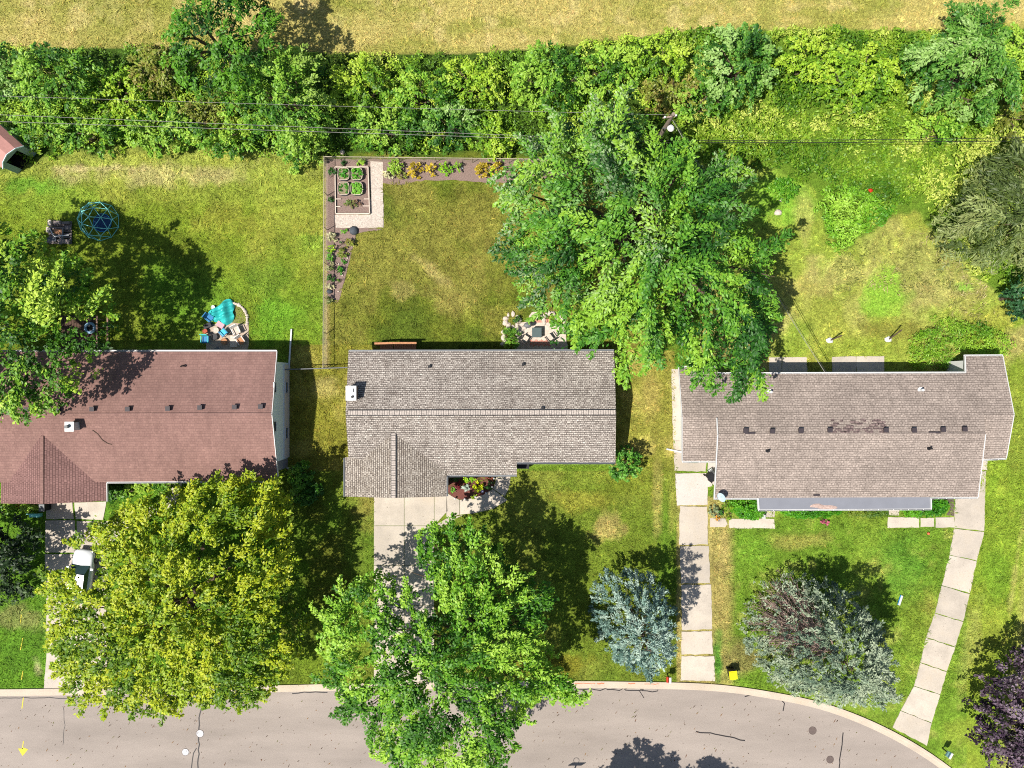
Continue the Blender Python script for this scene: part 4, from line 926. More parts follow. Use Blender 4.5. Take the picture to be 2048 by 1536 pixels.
# --- conifers
def conifer(name, label, base, h_, r_base, pal, seed, nbr=330, lean=(0, 0), dead=None, pw=.75, tuft=.17):
    rg = np.random.default_rng(seed); b0 = P2(*base)
    t_ = thing(name, label, "tree", (b0[0], b0[1], 0))
    cs, us, ts = [], [], []
    tb = MB(); tb.tube([(b0[0], b0[1], -.1), (b0[0] + lean[0] * .5, b0[1] + lean[1] * .5, h_ * .5), (b0[0] + lean[0], b0[1] + lean[1], h_ * .98)], [.22, .13, .02], 8)
    for i in range(nbr):
        f = (i + .5) / nbr; f = f ** .85; z = .3 + (h_ - .5) * f
        ang = i * 2.39996 + rg.normal(0, .3)
        rr = r_base * (1 - f) ** pw * (1 + .16 * math.sin(3 * ang + seed) + rg.normal(0, .09)) + .1
        ux, uy = math.cos(ang), math.sin(ang)
        if dead and dead(ang, z): 
            if rg.random() < .55:
                p0 = (b0[0], b0[1], z); p1 = (b0[0] + ux * rr * .6, b0[1] + uy * rr * .6, z + .1); p2 = (b0[0] + ux * rr * .95, b0[1] + uy * rr * .95, z - .05)
                dead.mb.tube([p0, p1, p2], [.04, .03, .012], 4)
                for q in range(5):
                    g = rg.uniform(.4, .9); an2 = ang + rg.choice([-1, 1]) * rg.uniform(.4, .9); st = (b0[0] + ux * rr * g, b0[1] + uy * rr * g, z + .05)
                    dead.mb.tube([st, (st[0] + math.cos(an2) * .45, st[1] + math.sin(an2) * .45, z + .1)], [.02, .008], 3)
                continue
        if i % 4 == 0: tb.tube([(b0[0] + lean[0] * f, b0[1] + lean[1] * f, z), (b0[0] + lean[0] * f + ux * rr * .8, b0[1] + lean[1] * f + uy * rr * .8, z - .1)], [.035, .012], 4)
        ns = max(3, int(rr / .2))
        for j in range(ns):
            g = .42 + .58 * (j + rg.random()) / ns
            for s_ in (-1, 0, 1):
                lat = s_ * rg.uniform(.15, .45) * (1.15 - g) * min(rr, 2.0) * .6
                cs.append((b0[0] + lean[0] * f + ux * rr * g - uy * lat, b0[1] + lean[1] * f + uy * rr * g + ux * lat, z - .12 * rr * g * g + .10 * g + rg.normal(0, .05)))
                us.append((ux - uy * s_ * .6 + rg.normal(0, .25), uy + ux * s_ * .6 + rg.normal(0, .25), rg.normal(.35, .2))); ts.append(g)
    cs = np.array(cs); us = unit(np.array(us)); ts = np.array(ts); nc = len(cs); nl = 12
    idx = np.repeat(np.arange(nc), nl); m_ = len(idx)
    lv = unit(np.cross(np.array([0, 0, 1.0]), us)); uv = np.cross(us, lv)
    s_ = rg.uniform(-1, 1, m_)
    c = cs[idx] + us[idx] * (s_ * tuft)[:, None] + lv[idx] * rg.normal(0, .05, m_)[:, None] + uv[idx] * rg.normal(0, .045, m_)[:, None]
    ph = rg.uniform(0, 6.28, m_); rad = lv[idx] * np.cos(ph)[:, None] + uv[idx] * np.sin(ph)[:, None]
    a = unit(us[idx] * .7 + rad * .8); nr = unit(np.cross(a, rg.normal(0, 1, (m_, 3))) + np.array([0, 0, .8])); nr = unit(nr - a * (nr * a).sum(1, keepdims=True))
    L = rg.uniform(.14, .27, m_); W = L * .4
    v = leaf_arrays(c, a, nr, L, W, .1)
    hue = np.clip(ts[idx] * .75 - .1 + rg.normal(0, .15, m_), 0, .999)
    colr = pick(pal, m_, rg, hue) * rg.uniform(.8, 1.2, m_)[:, None]
    add_crown(t_, v, np.repeat(colr, 4, 0), M_needle)
    tb.build("trunk", M_bark, t_)
    if dead: dead.mb.build("dead_branches", M_greybark, t_)
    return t_
def spruce(name, label, base, poly_px, h_, pal, seed, dead=None, **kw):
    b0 = P2(*base); t_ = thing(name, label, "tree", (b0[0], b0[1], 0)); poly = [P2(a, c, .8) for a, c in poly_px]
    k_ = dict(dens=26, nl=26, leaf=.19, asp=.36, spray=.36, thr=.16, skirt=.6, thick=.3, lump=.6, edge_pow=.9, radial=.97, gapscale=.8, droop=.0, upness=.4, plume=1.1, pw=.34, pcov=1.6); k_.update(kw)
    v, cl, _ = crown(poly, .8, h_, pal, seed, **k_)
    q = v.reshape(-1, 4, 3); c = q.mean(1); keep = np.ones(len(c), bool)
    if dead:
        rg = np.random.default_rng(seed + 1); w_ = dead(c); keep = rg.random(len(c)) > w_
    add_crown(t_, q[keep].reshape(-1, 3), cl.reshape(-1, 4, 3)[keep].reshape(-1, 3), M_needle)
    b = MB(); b.tube([(b0[0], b0[1], -.1), (b0[0], b0[1], h_ * .5), (b0[0], b0[1], h_ * .95)], [.25, .15, .02], 8); rg = random.Random(seed)
    for i in range(60):
        z = .6 + (h_ - 1.2) * i / 60; an = i * 2.4; rr = 3.0 * (1 - z / h_) + .2; b.tube([(b0[0], b0[1], z), (b0[0] + rr * math.cos(an), b0[1] + rr * math.sin(an), z - .1)], [.035, .012], 4)
    b.build("trunk", M_bark, t_)
    if dead:
        b = MB()
        for i in range(230):
            z = rg.uniform(.6, 6.5); an = rg.uniform(1.75, 3.45); rr = (5.2 * (1 - z / h_) + .3) * rg.uniform(.8, 1.08); ux, uy = math.cos(an), math.sin(an)
            p0 = Vector((b0[0] + ux * rr * .35, b0[1] + uy * rr * .35, z + .15)); p2 = Vector((b0[0] + ux * rr, b0[1] + uy * rr, z + rg.uniform(-.3, .3))); b.tube([p0, (p0 + p2) / 2 + Vector((0, 0, .12)), p2], [.045, .032, .012], 4)
            for j in range(5):
                g = p0.lerp(p2, rg.uniform(.45, .95)); a2 = an + rg.choice([-1, 1]) * rg.uniform(.4, 1.0); L_ = rg.uniform(.3, .65); b.tube([g, g + Vector((math.cos(a2) * L_, math.sin(a2) * L_, rg.uniform(0, .15)))], [.02, .007], 3)
        b.build("dead_branches", M_greybark, t_)
    return t_
spruce("spruce_tree", "blue spruce left of the narrow concrete driveway", (1262, 1224), [(1182, 1225), (1192, 1165), (1205, 1135), (1240, 1128), (1280, 1132), (1310, 1150), (1328, 1180), (1338, 1220), (1330, 1270), (1300, 1300), (1262, 1318), (1225, 1295), (1200, 1265)], 9.2, [(66, 98, 90), (106, 138, 126), (142, 170, 156), (174, 194, 178)], 301)
GC = P2(1600, 1250)
def dead_fn(c):
    an = np.arctan2(c[:, 1] - GC[1], c[:, 0] - GC[0]); rr = np.hypot(c[:, 0] - GC[0], c[:, 1] - GC[1])
    return np.clip(1 - np.abs(an - 2.55) / .85, 0, 1) ** .5 * .88 * np.clip((7.5 - c[:, 2]) / 2, 0, 1)
spruce("spruce_tree", "grey green spruce with bare brown branches on its upper left side", (1600, 1250), [(1478, 1262), (1492, 1200), (1510, 1160), (1560, 1140), (1620, 1150), (1680, 1165), (1710, 1200), (1730, 1250), (1738, 1310), (1742, 1355), (1700, 1372), (1640, 1368), (1580, 1372), (1530, 1345), (1498, 1310)], 10.0, [(70, 92, 76), (106, 128, 104), (140, 158, 130), (166, 178, 148)], 302, dead=dead_fn, dens=20)

# --- shrub belt along the field
G1 = [(54, 100, 24), (94, 148, 36), (140, 186, 56), (172, 204, 72)]
G2 = [(52, 100, 26), (92, 146, 38), (134, 180, 54), (160, 196, 72)]
G3 = [(78, 122, 24), (122, 166, 36), (160, 196, 50), (180, 204, 66)]
G4 = [(44, 92, 30), (78, 134, 42), (122, 168, 66), (158, 192, 108)]
G5 = [(88, 100, 36), (120, 124, 46), (142, 160, 56), (150, 136, 70)]
HT1 = [(335, 110), (352, 75), (365, 40), (390, 5), (430, -25), (520, -25), (545, 30), (562, 70), (566, 105), (540, 125), (545, 160), (520, 200), (480, 212), (430, 205), (380, 190), (350, 150)]
tree("hedgerow_tree", "tall green tree at the field edge casting shadow on dry grass", HT1, 5.5, 9.0, [(40, 84, 20), (74, 128, 28), (110, 164, 40)], 401, base=(470, 130), r0=.25, thr=.02, plume=1.5, pw=.55, leaf=.22, radial=.8, dens=6)
HT2 = [(520, 130), (560, 108), (620, 105), (655, 140), (650, 190), (662, 240), (640, 290), (600, 310), (560, 290), (505, 262), (480, 210), (498, 150)]
tree("hedgerow_tree", "rounded mid green tree just right of the tall field-edge tree", HT2, 3.2, 6.6, G2 + [(150, 180, 80)], 402, r0=.2, thr=.08, plume=1.1, pw=.45, leaf=.2)
HT4 = [(1790, 130), (1820, 100), (1860, 72), (1882, 48), (1905, 6), (1950, 0), (1988, 8), (1980, 50), (1992, 90), (2005, 140), (2010, 190), (1985, 245), (1930, 240), (1890, 225), (1850, 212), (1805, 180)]
tree("hedgerow_tree", "leaning tree with pale leaf highlights rising over the field, top right", HT4, 4.0, 7.4, G4, 403, base=(1880, 190), r0=.22, thr=.1, leaf=.24, asp=.4, dens=9, plume=2.0, pw=.6, radial=.95)
def shrub(label, cx, cy, rx, ry, h_, pal, seed, name="shrub", cat="shrub", **kw):
    kw.setdefault('thr', .1); kw.setdefault('dens', 11); kw.setdefault('nl', 24); kw.setdefault('plume', .9 if h_ > 2.2 else 0); kw.setdefault('pw', .4); kw.setdefault('leaf', .2)
    return tree(name, label, circ(cx, cy, rx, ry, 14, seed, .16), h_ * .45, h_, pal, seed, r0=.08 + h_ * .015, nlimb=6, cat=cat, skirt=h_ * .35, lump=min(1.0, h_ / 4), spray=min(.55, .25 + h_ * .1), **kw)
for i, (cx, cy, rx, ry, h_, pal, lb) in enumerate([
    (120, 165, 90, 66, 4.6, G2, "dark green leafy shrub mass at the far left of the field hedge"),
    (15, 150, 60, 55, 4.0, G4, "bluish green shrub touching the left picture edge below the field"),
    (84, 256, 56, 36, 2.8, G1, "bright green shrub beside the pink-roofed shed"),
    (235, 190, 70, 60, 3.2, G3, "yellow green weedy shrub between the dark left shrubs and the brown one"),
    (320, 145, 52, 48, 3.4, G5, "brownish dying shrub left of the tall field-edge tree"),
    (180, 270, 70, 36, 2.8, G1, "light green shrub under the power lines right of the shed"),
    (330, 265, 70, 40, 2.8, G2, "mid green shrub below the brown shrub at the lawn edge"),
    (450, 275, 70, 42, 3.0, G1, "leafy shrub at the lawn edge beneath both power lines"),
    (600, 310, 42, 28, 2.4, G2, "dark shrub at the left lawn's top right corner by the fence"),
    (420, 222, 60, 30, 2.6, G5, "thin olive shrub in the shade under the tall field-edge tree"),
    (730, 175, 66, 54, 2.6, G3, "yellowish green shrub right of the rounded hedgerow tree"),
    (840, 200, 70, 60, 2.8, G1, "green shrub above the raised garden bed's corner"),
    (770, 262, 80, 44, 2.8, G2, "dark green shrub just above the raised garden bed"),
    (900, 255, 60, 44, 3.0, G4, "blue green shrub above the yellow fence shrubs"),
    (940, 175, 70, 56, 2.6, G3, "sunlit yellow green shrub in the middle of the hedgerow"),
    (985, 280, 50, 36, 2.4, G3, "lime shrub against the wire fence left of the silver maple"),
    (1100, 165, 84, 66, 4.0, G2, "dense dark green shrub above the silver maple's left side"),
    (1220, 150, 66, 52, 3.2, G1, "bright green shrub above the silver maple's top"),
    (1310, 130, 60, 50, 3.2, G3, "light green shrub left of the dark mound near the field"),
    (1340, 190, 56, 36, 2.8, G5, "olive shrub directly above the utility pole"),
    (1470, 140, 84, 76, 4.6, G4, "large dark shrub with silvery leaves right of the utility pole"),
    (1600, 130, 60, 56, 2.8, G3, "yellow green shrub right of the silvery shrub at the field"),
    (1715, 160, 76, 70, 4.0, G3, "broad rounded yellow green shrub left of the leaning tree"),
    (1860, 260, 66, 30, 2.6, G1, "low green shrub below the leaning tree"),
    (2030, 130, 56, 76, 3.4, G1, "green shrub at the right picture edge beside the leaning tree"),
    (2030, 230, 50, 40, 2.8, G5, "olive brown shrub at the right edge above the willow"),
    (1400, 205, 60, 40, 2.8, G2, "dark shrub above and right of the utility pole top"),
]):
    shrub(lb, cx, cy, rx, ry, h_, pal, 420 + i)

# --- tangled undergrowth: everything between the shrubs and over the right back lot
def cover(name, label, polys, dens, hfun, pal, seed, leaf=.2, nl=14, asp=.4, cat="undergrowth", spray=.45, mat=None, up=.8):
    rg = np.random.default_rng(seed); V = []; Cc = []
    for poly_px in polys:
        poly = seg(poly_px); xs = [p[0] for p in poly]; ys = [p[1] for p in poly]
        n0 = int(dens * (max(xs) - min(xs)) * (max(ys) - min(ys))); x = rg.uniform(min(xs), max(xs), n0); y = rg.uniform(min(ys), max(ys), n0)
        k = in_poly(x, y, poly); x, y = x[k], y[k]; d = poly_dist(x, y, poly); k = d > (vnoise(x, y, 1.1, seed) - .3) * 1.6; x, y, d = x[k], y[k], d[k]
        hh = hfun(x, y) * np.clip(d / .8, .25, 1); nc = len(x); z = hh * rg.uniform(.55, 1.0, nc)
        ang = rg.uniform(0, 6.28, nc); u3 = unit(np.stack([np.cos(ang), np.sin(ang), rg.normal(.1, .3, nc)], -1)); lv = unit(np.cross(np.array([0, 0, 1.0]), u3))
        idx = np.repeat(np.arange(nc), nl); m_ = len(idx)
        c = np.stack([x, y, z], -1)[idx] + u3[idx] * (rg.uniform(-1, 1, m_) * spray * .6)[:, None] + lv[idx] * rg.normal(0, spray * .35, m_)[:, None]; c[:, 2] += rg.normal(0, .1, m_); c[:, 2] = np.maximum(c[:, 2], .04)
        a = unit(u3[idx] + rg.normal(0, .6, (m_, 3))); nr = unit(np.stack([rg.normal(0, 1, m_), rg.normal(0, 1, m_), np.full(m_, up + .5)], -1)); nr = unit(nr - a * (nr * a).sum(1, keepdims=True))
        L = leaf * rg.uniform(.6, 1.4, m_)
        V.append(leaf_arrays(c, a, nr, L, L * asp)); hue = np.clip(.5 + (fbm(x, y, 2.6, seed + 8, 3) - .5) * 2.4, 0, .999)
        Cc.append(np.repeat(pick(pal, m_, rg, np.clip(hue[idx] + rg.normal(0, .14, m_), 0, .999)) * rg.uniform(.8, 1.2, m_)[:, None], 4, 0))
    v = np.concatenate(V); cl = np.concatenate(Cc)
    o = np_mesh(name, v, 4, np.arange(len(v)), cl, None, mat or M_leaf); tag(o, label, cat, kind="stuff"); return o
band_poly = [(a, c - 6) for a, c in FIELD if -10 <= a <= 1200] + [(1345, 60), (1370, 200), (1340, 325), (1160, 312), (652, 312), (600, 322), (430, 300), (180, 305), (60, 325), (-40, 345), (-40, 100)]
cover("undergrowth", "tangled green weeds and vines filling the strip between field and yards", [band_poly], 6.5, lambda x, y: .5 + 1.3 * fbm(x, y, 3.5, 91, 3), [(84, 124, 28), (128, 170, 40), (166, 202, 56), (204, 220, 90)], 501, leaf=.22, up=1.8)
weed_poly = [(1340, 60)] + [(a, c - 6) for a, c in FIELD if 1300 <= a <= 2060] + [(2110, 50), (2110, 660), (2048, 650), (1968, 566), (1905, 520), (1872, 478), (1838, 420), (1800, 405), (1760, 445), (1700, 470), (1690, 400), (1602, 368), (1500, 330), (1330, 325)]
cover("undergrowth", "bright yellow green weeds carpeting the right half of the strip and the right back lot", [weed_poly], 11, lambda x, y: .15 + 2.6 * fbm(x, y, 1.8, 95, 3) ** 1.8, [(70, 116, 26), (118, 160, 40), (158, 188, 56), (206, 216, 104)], 505, leaf=.25, nl=13, asp=.42, spray=.42, up=.5)
cover("undergrowth", "tall lime green weed patch on the right back lot beside the worn path", [[(1622, 380), (1680, 370), (1740, 385), (1790, 420), (1760, 455), (1722, 470), (1695, 505), (1632, 500), (1618, 440)], [(1535, 368), (1570, 352), (1598, 372), (1596, 400), (1560, 410), (1537, 395)]], 14, lambda x, y: .7 + 1.3 * fbm(x, y, 1.6, 92, 3), [(84, 146, 32), (136, 188, 50), (176, 216, 80)], 502, leaf=.24)
cover("vine_mound", "low spreading vine mound behind the taupe roof's right end", [[(1806, 712), (1816, 660), (1846, 636), (1890, 624), (1925, 636), (1975, 644), (2026, 664), (2040, 704), (2010, 716), (1930, 720), (1900, 726), (1888, 745), (1838, 748)]], 17, lambda x, y: .5 + .7 * fbm(x, y, 2, 93, 2), [(70, 124, 26), (116, 166, 40), (160, 200, 60)], 503, asp=.3, cat="ground cover")
cover("weeds", "dry tufted weeds spread over the right back lawn", [[(1640, 520), (1720, 470), (1800, 430), (1870, 480), (1960, 560), (2010, 620), (1990, 660), (1900, 630), (1820, 610), (1720, 590), (1640, 590)]], 3.2, lambda x, y: .12 + .25 * fbm(x, y, 2, 94, 2), [(120, 130, 60), (170, 164, 96), (208, 190, 140)], 504, leaf=.3, nl=10, asp=.16, cat="weeds", up=.2)

# grass blades over the lawns, so the turf has real texture and tiny shadows
def blades(name, label, n_, ylim, seed, Lr=(.09, .2), clump=0):
    rg = np.random.default_rng(seed); px_ = rg.uniform(-20, 2068, n_); py_ = rg.uniform(ylim[0], ylim[1], n_); tone = rg.uniform(.75, 1.75, n_); dir_ = vnoise(px_, py_, 60, seed) * 9
    if clump:
        k = vnoise(px_, py_, 28, seed + 2) > .42; px_, py_, dir_ = px_[k], py_[k], dir_[k]; tone = rg.uniform(.9, 1.9, len(px_)); tone = np.repeat(tone, clump); dir_ = np.repeat(dir_ + rg.normal(0, .6, len(px_)), clump)
        px_ = np.repeat(px_, clump) + rg.normal(0, 1.6, len(px_) * clump); py_ = np.repeat(py_, clump) + rg.normal(0, 1.6, len(px_))
    fld = interp(px_, FIELD) - 3; bnd = interp(px_, BAND); k = (py_ < fld) | (py_ > bnd); k &= py_ < interp(px_, KL) - 3
    for q in HARD: k &= ~in_poly(px_, py_, q)
    px_, py_, tone, dir_ = px_[k], py_[k], tone[k], dir_[k]; m_ = len(px_); x = (px_ - 1024) / S; y = (768 - py_) / S
    ang = dir_ + rg.normal(0, .45, m_) if clump else rg.uniform(0, 6.28, m_); L = rg.uniform(*Lr, m_); bend = rg.uniform(.7 if clump else .3, 1.0, m_)
    wv = L * (rg.uniform(.1, .2, m_) if clump else rg.uniform(.12, .3, m_))
    base = np.stack([x, y, np.zeros(m_)], -1); dx = np.stack([np.cos(ang), np.sin(ang), np.zeros(m_)], -1); sx = np.stack([-np.sin(ang), np.cos(ang), np.zeros(m_)], -1)
    tip = base + dx * (L * bend)[:, None] + np.array([0, 0, 1.0]) * (L * (1.15 - bend) + .02)[:, None]
    v = np.stack([base + sx * wv[:, None] / 2, tip, base - sx * wv[:, None] / 2], 1).reshape(-1, 3)
    colr = turf_colour(x, y) * tone[:, None]; dry = (rg.random(m_) < .14)[:, None]; colr = np.where(dry, colr * np.array([1.5, 1.2, 1.3]), colr)
    o = np_mesh(name, v, 3, np.arange(m_ * 3), np.repeat(colr, 3, 0), None, M_grassblade); tag(o, label, "grass", kind="stuff"); return o
HARD = [[(88, 1000), (216, 1000), (218, 1377), (88, 1377)], [(748, 985), (869, 985), (869, 1368), (748, 1368)], [(869, 985), (1021, 950), (1016, 980), (1000, 1010), (950, 1027), (880, 1046), (869, 1051)], [(1347, 738), (1415, 738), (1430, 1362), (1361, 1361)],
    [(1775, 1033), (1908, 1033), (1908, 1056), (1775, 1056)], [(1420, 1036), (1550, 1036), (1550, 1056), (1420, 1056)], [a for a, c in DR] + [c for a, c in DR][::-1], [(1538, 714), (1614, 714), (1614, 780), (1538, 780)], [(1664, 714), (1768, 712), (1768, 780), (1664, 780)],
    [(652, 316), (766, 318), (766, 456), (712, 468), (680, 600), (655, 600)], [(766, 318), (1160, 318), (1165, 345), (1060, 366), (766, 366)], [(-50, 715), (560, 715), (560, 955), (-50, 955)], [(700, 715), (1210, 715), (1210, 920), (700, 980)], [(1380, 750), (2000, 750), (1950, 990), (1430, 990)], [(1030, 625), (1135, 625), (1135, 710), (1030, 710)], [(412, 650), (497, 645), (498, 712), (412, 712)]]
blades("grass", "short mown grass of the lawns and field", 480000, (-20, 1400), 600, (.12, .26))
blades("grass_tufts", "longer paler grass tufts scattered through the lawns and field", 26000, (-20, 1400), 601, (.25, .5), 5)

# ------------------------------------------------------------------ small things
def W(b, name, m, par): return b.build(name, m, par, world=True)
def loc0(px_, py_, z=0): return P(px_, py_, 0)[:2] + (z,)
# --- wire fences
def wire_fence(name, label, pts, h_, sp, m, rail_r=.03, mesh=True):
    p3 = [Vector(P2(*q, z=h_) + (0,)) for q in pts]; t_ = thing(name, label, "fence", (p3[0].x, p3[0].y, 0))
    for a, c in zip(p3[:-1], p3[1:]):
        n_ = max(1, round((c - a).length / sp))
        b = MB(); b.tube([(a.x, a.y, h_), (c.x, c.y, h_)], rail_r, 6); W(b, "rail", m, t_)
        for i in range(n_ + (1 if c is p3[-1] else 0)):
            q = a.lerp(c, i / n_); b = MB(); b.tube([(q.x, q.y, -.1), (q.x, q.y, h_ + .06)], .035, 6); W(b, "post", m, t_)
        if mesh:
            b = MB(); nn = int((c - a).length / .16)
            for i in range(nn):
                q = a.lerp(c, (i + .5) / nn); b.tube([(q.x, q.y, .02), (q.x, q.y, h_)], .005, 3)
            for k_ in range(8): b.tube([(a.x, a.y, .08 + k_ * h_ / 8), (c.x, c.y, .08 + k_ * h_ / 8)], .005, 3)
            W(b, "wire_mesh", m, t_)
    return t_
wire_fence("wire_fence", "low wire fence along the bed and down the lawn between the two left yards", [(1165, 319), (648, 313), (646, 735)], 1.2, 2.9, pm("fence_steel", (196, 182, 160), .6, .15))
t_ = wire_fence("side_fence", "grey top-railed fence bridging the brown house and the grey house", [(570, 739), (694, 735)], 1.2, 1.7, M_grey, .045, True)
def drain(label, pts, z=.09, r_=.055, m=M_white):
    q = [P(a, c, z if i < len(pts) - 1 else z) for i, (a, c) in enumerate(pts)]; t_ = thing("drain_pipe", label, "drain pipe", (q[0][0], q[0][1], 0), group="white downspout extensions")
    b = MB()
    for a, c in zip(q[:-1], q[1:]): bar(b, a, c, r_ * 2.2, r_ * 1.7)
    W(b, "pipe", m, t_)
    b = MB(); b.box(q[0], (.17, .17, .13)); W(b, "elbow", m, t_)
drain("long white downspout pipe on the grass at the brown house's top right corner", [(578, 735), (583, 658)], .12)
drain("white bent downspout pipe at the brown house's lower right corner", [(560, 938), (572, 934), (612, 957)])
drain("short white downspout pipe crossing the concrete left of the taupe house", [(1362, 904), (1333, 898)])

# --- play dome, mat and wood heap
import bmesh
def dome(px_, py_, R_):
    c = P(px_, py_, 0); t_ = thing("climbing_dome", "teal metal geodesic climbing dome on the shaded lawn", "climbing dome", c)
    bm = bmesh.new(); bmesh.ops.create_icosphere(bm, subdivisions=2, radius=R_); bars = MB(); hubs = MB(); seen = set()
    for v_ in bm.verts:
        if v_.co.z > -.05: hubs.blob((c[0] + v_.co.x, c[1] + v_.co.y, v_.co.z + .06), (.05, .05, .05), nz=4, n=6, rough=0)
    for e_ in bm.edges:
        a, d = e_.verts[0].co, e_.verts[1].co
        if min(a.z, d.z) < -.05: continue
        bars.tube([(c[0] + a.x, c[1] + a.y, a.z + .06), (c[0] + d.x, c[1] + d.y, d.z + .06)], .027, 6)
    bm.free(); W(bars, "tube_frame", M_teal, t_); W(hubs, "hub", M_teal, t_)
dome(201, 443, 1.62)
b = MB(); c = P(206, 446, 0); t_ = thing("play_mat", "dark blue round pad lying inside the teal climbing dome", "play mat", c)
b.cyl((c[0], c[1], .02), .72, .14, 24, .68); W(b, "pad", M_navy, t_); b = MB(); b.tube([(c[0] + .74 * math.cos(a * .3491), c[1] + .74 * math.sin(a * .3491), .1) for a in range(18)], .04, 6, closed=True); W(b, "rim", M_blue, t_)
c = P(123, 466, 0); t_ = thing("wood_heap", "square heap of weathered boards and sticks left of the climbing dome", "wood pile", c); rg = random.Random(8)
b = MB()
for i in range(8): b.box((c[0], c[1] - .85 + i * .24, .16), (1.9, .17, .03))
for x_ in (-.85, 0, .85): b.box((c[0] + x_, c[1], .08), (.1, 1.9, .12))
W(b, "pallet", M_oldwood, t_)
for (dx, dy, L_, w_, h_, a_, z_, m_) in [(-.75, .75, .5, .26, .25, 1.5, .3, M_stone), (-.1, .8, .6, .3, .22, 0, .3, M_oldwood), (.55, .78, .65, .2, .16, .05, .27, M_oldwood), (-.9, .2, .45, .26, .2, 1.5, .3, M_stone), (-.1, .35, 1.2, .08, .06, -.03, .42, M_oldwood), (.35, -.1, .95, .1, .07, 1.5, .4, M_grey), (-.05, .05, .7, .4, .1, 0, .3, M_tan), (-.6, -.6, .8, .3, .2, .05, .3, M_slate), (.2, -.75, .5, .4, .18, .4, .3, M_oldwood), (.65, -.8, .5, .35, .2, -.2, .3, M_oldwood), (.6, -.3, .6, .07, .06, .15, .45, M_white), (-.5, -.05, .7, .06, .06, -1.1, .48, M_white), (0, -.35, .6, .07, .06, .1, .46, M_white), (-.7, -.8, .9, .12, .1, .05, .35, M_oldwood), (.75, .35, .5, .3, .15, .1, .3, M_oldwood)]:
    b = MB(); b.box((c[0] + dx, c[1] + dy, z_), (L_, w_, h_), rz=a_, rx=rg.uniform(-.1, .1)); W(b, "board", m_, t_)

# --- chairs and clutter
def chair(name, label, px_, py_, rz, m, mseat=None, s_=1.0, group=None):
    c = P(px_, py_, 0); t_ = thing(name, label, "chair", c, rz, group); L_ = lambda b, n_, m2: b.build(n_, m2, t_, world=False)
    q = .5 * s_
    b = MB(); b.box((0, 0, .42), (q, q, .05)); L_(b, "seat", mseat or m)
    b = MB()
    for i in range(5): b.box((-q / 2 + (i + .5) * q / 5, q / 2 + .06 + .02, .66), (q / 7, .04, .42), rx=-.25)
    b.box((0, q / 2 + .13, .87), (q * 1.05, .06, .08)); L_(b, "backrest", m)
    for sx in (-1, 1):
        b = MB(); b.box((sx * q / 2, 0, .64), (.06, q, .04)); b.box((sx * q / 2, -q / 2 + .03, .53), (.05, .05, .2)); L_(b, "armrest", m)
        for sy in (-1, 1): b = MB(); b.tube([(sx * q * .45, sy * q * .45, .42), (sx * q * .5, sy * q * .52, .0)], .024, 6); L_(b, "leg", m)
    return t_
Z = P(0, 0)
def box_thing(name, label, cat, px_, py_, d, m, rz=0, lid=None, z=0):
    c = P(px_, py_, 0); t_ = thing(name, label, cat, (c[0], c[1], z), rz)
    b = MB(); b.box((0, 0, d[2] / 2), d); b.build("body", m, t_, world=False)
    b = MB(); b.box((0, 0, d[2] + .02), (d[0] * 1.06, d[1] * 1.06, .05)); b.build("lid", lid or m, t_, world=False); return t_
# crumpled turquoise tarp
c = P(447, 626, 0); nx_, ny_ = 26, 26; b = MB()
for i in range(ny_):
    for j in range(nx_):
        u, v_ = j / (nx_ - 1) * 2 - 1, i / (ny_ - 1) * 2 - 1; rr = 1 - .18 * math.sin(3 * math.atan2(v_, u) + 1); x_, y_ = u * 1.05 * rr * math.sqrt(1 - v_ * v_ / 2), v_ * 1.0 * rr * math.sqrt(1 - u * u / 2)
        zf = max(0, 1 - (u * u + v_ * v_) * .6); b.v.append((c[0] + x_ + y_ * .25, c[1] + y_, .04 + zf * .5 + .13 * math.sin(7 * x_ + 3 * y_) * zf + .1 * math.sin(11 * y_ - 5 * x_) * zf))
for i in range(ny_ - 1):
    for j in range(nx_ - 1): k = i * nx_ + j; b.f.append((k, k + 1, k + nx_ + 1, k + nx_))
o = b.build("tarp", M_tealp); tag(o, "crumpled turquoise tarp over the pile behind the brown house", "tarp")
chair("plastic_chair", "blue plastic chair at the left of the cluttered patio, under the tarp", 424, 637, .9, M_blue, group="chairs on the cluttered patio")
chair("plastic_chair", "bright blue chair in the middle of the cluttered patio", 451, 665, -2.4, M_blue, pm("cyan_seat", (60, 200, 226), .4, .1), group="chairs on the cluttered patio")
chair("plastic_chair", "white plastic chair tipped at the right of the cluttered patio", 477, 662, .45, M_white, M_stone, 1.15, group="chairs on the cluttered patio")
chair("plastic_chair", "white and tan chair nearest the lawn corner of the cluttered patio", 486, 682, .6, M_white, M_tan, 1.1, group="chairs on the cluttered patio")
chair("plastic_chair", "teal chair on the shaded lower left of the cluttered patio", 415, 680, 0, M_tealp, M_blue, 1.1, group="chairs on the cluttered patio")
box_thing("storage_box", "dark blue box beside the white item on the cluttered patio", "box", 418, 652, (.6, .35, .3), M_navy, .4, M_dark)
box_thing("storage_box", "pale box with a grey lid on the patio right behind the brown roof's gutter", "box", 438, 701, (.45, .45, .35), M_stone, .5, M_grey)
box_thing("paving_slab_stack", "grey flat slabs stacked beside the white chairs", "slabs", 470, 683, (.55, .9, .25), M_stone, 0, M_stone)
box_thing("toy_box", "white and pink toy box beside the bright blue chair", "box", 443, 650, (.6, .4, .25), M_white, -.6, pm("pink_plastic", (226, 170, 180), .5, .1))
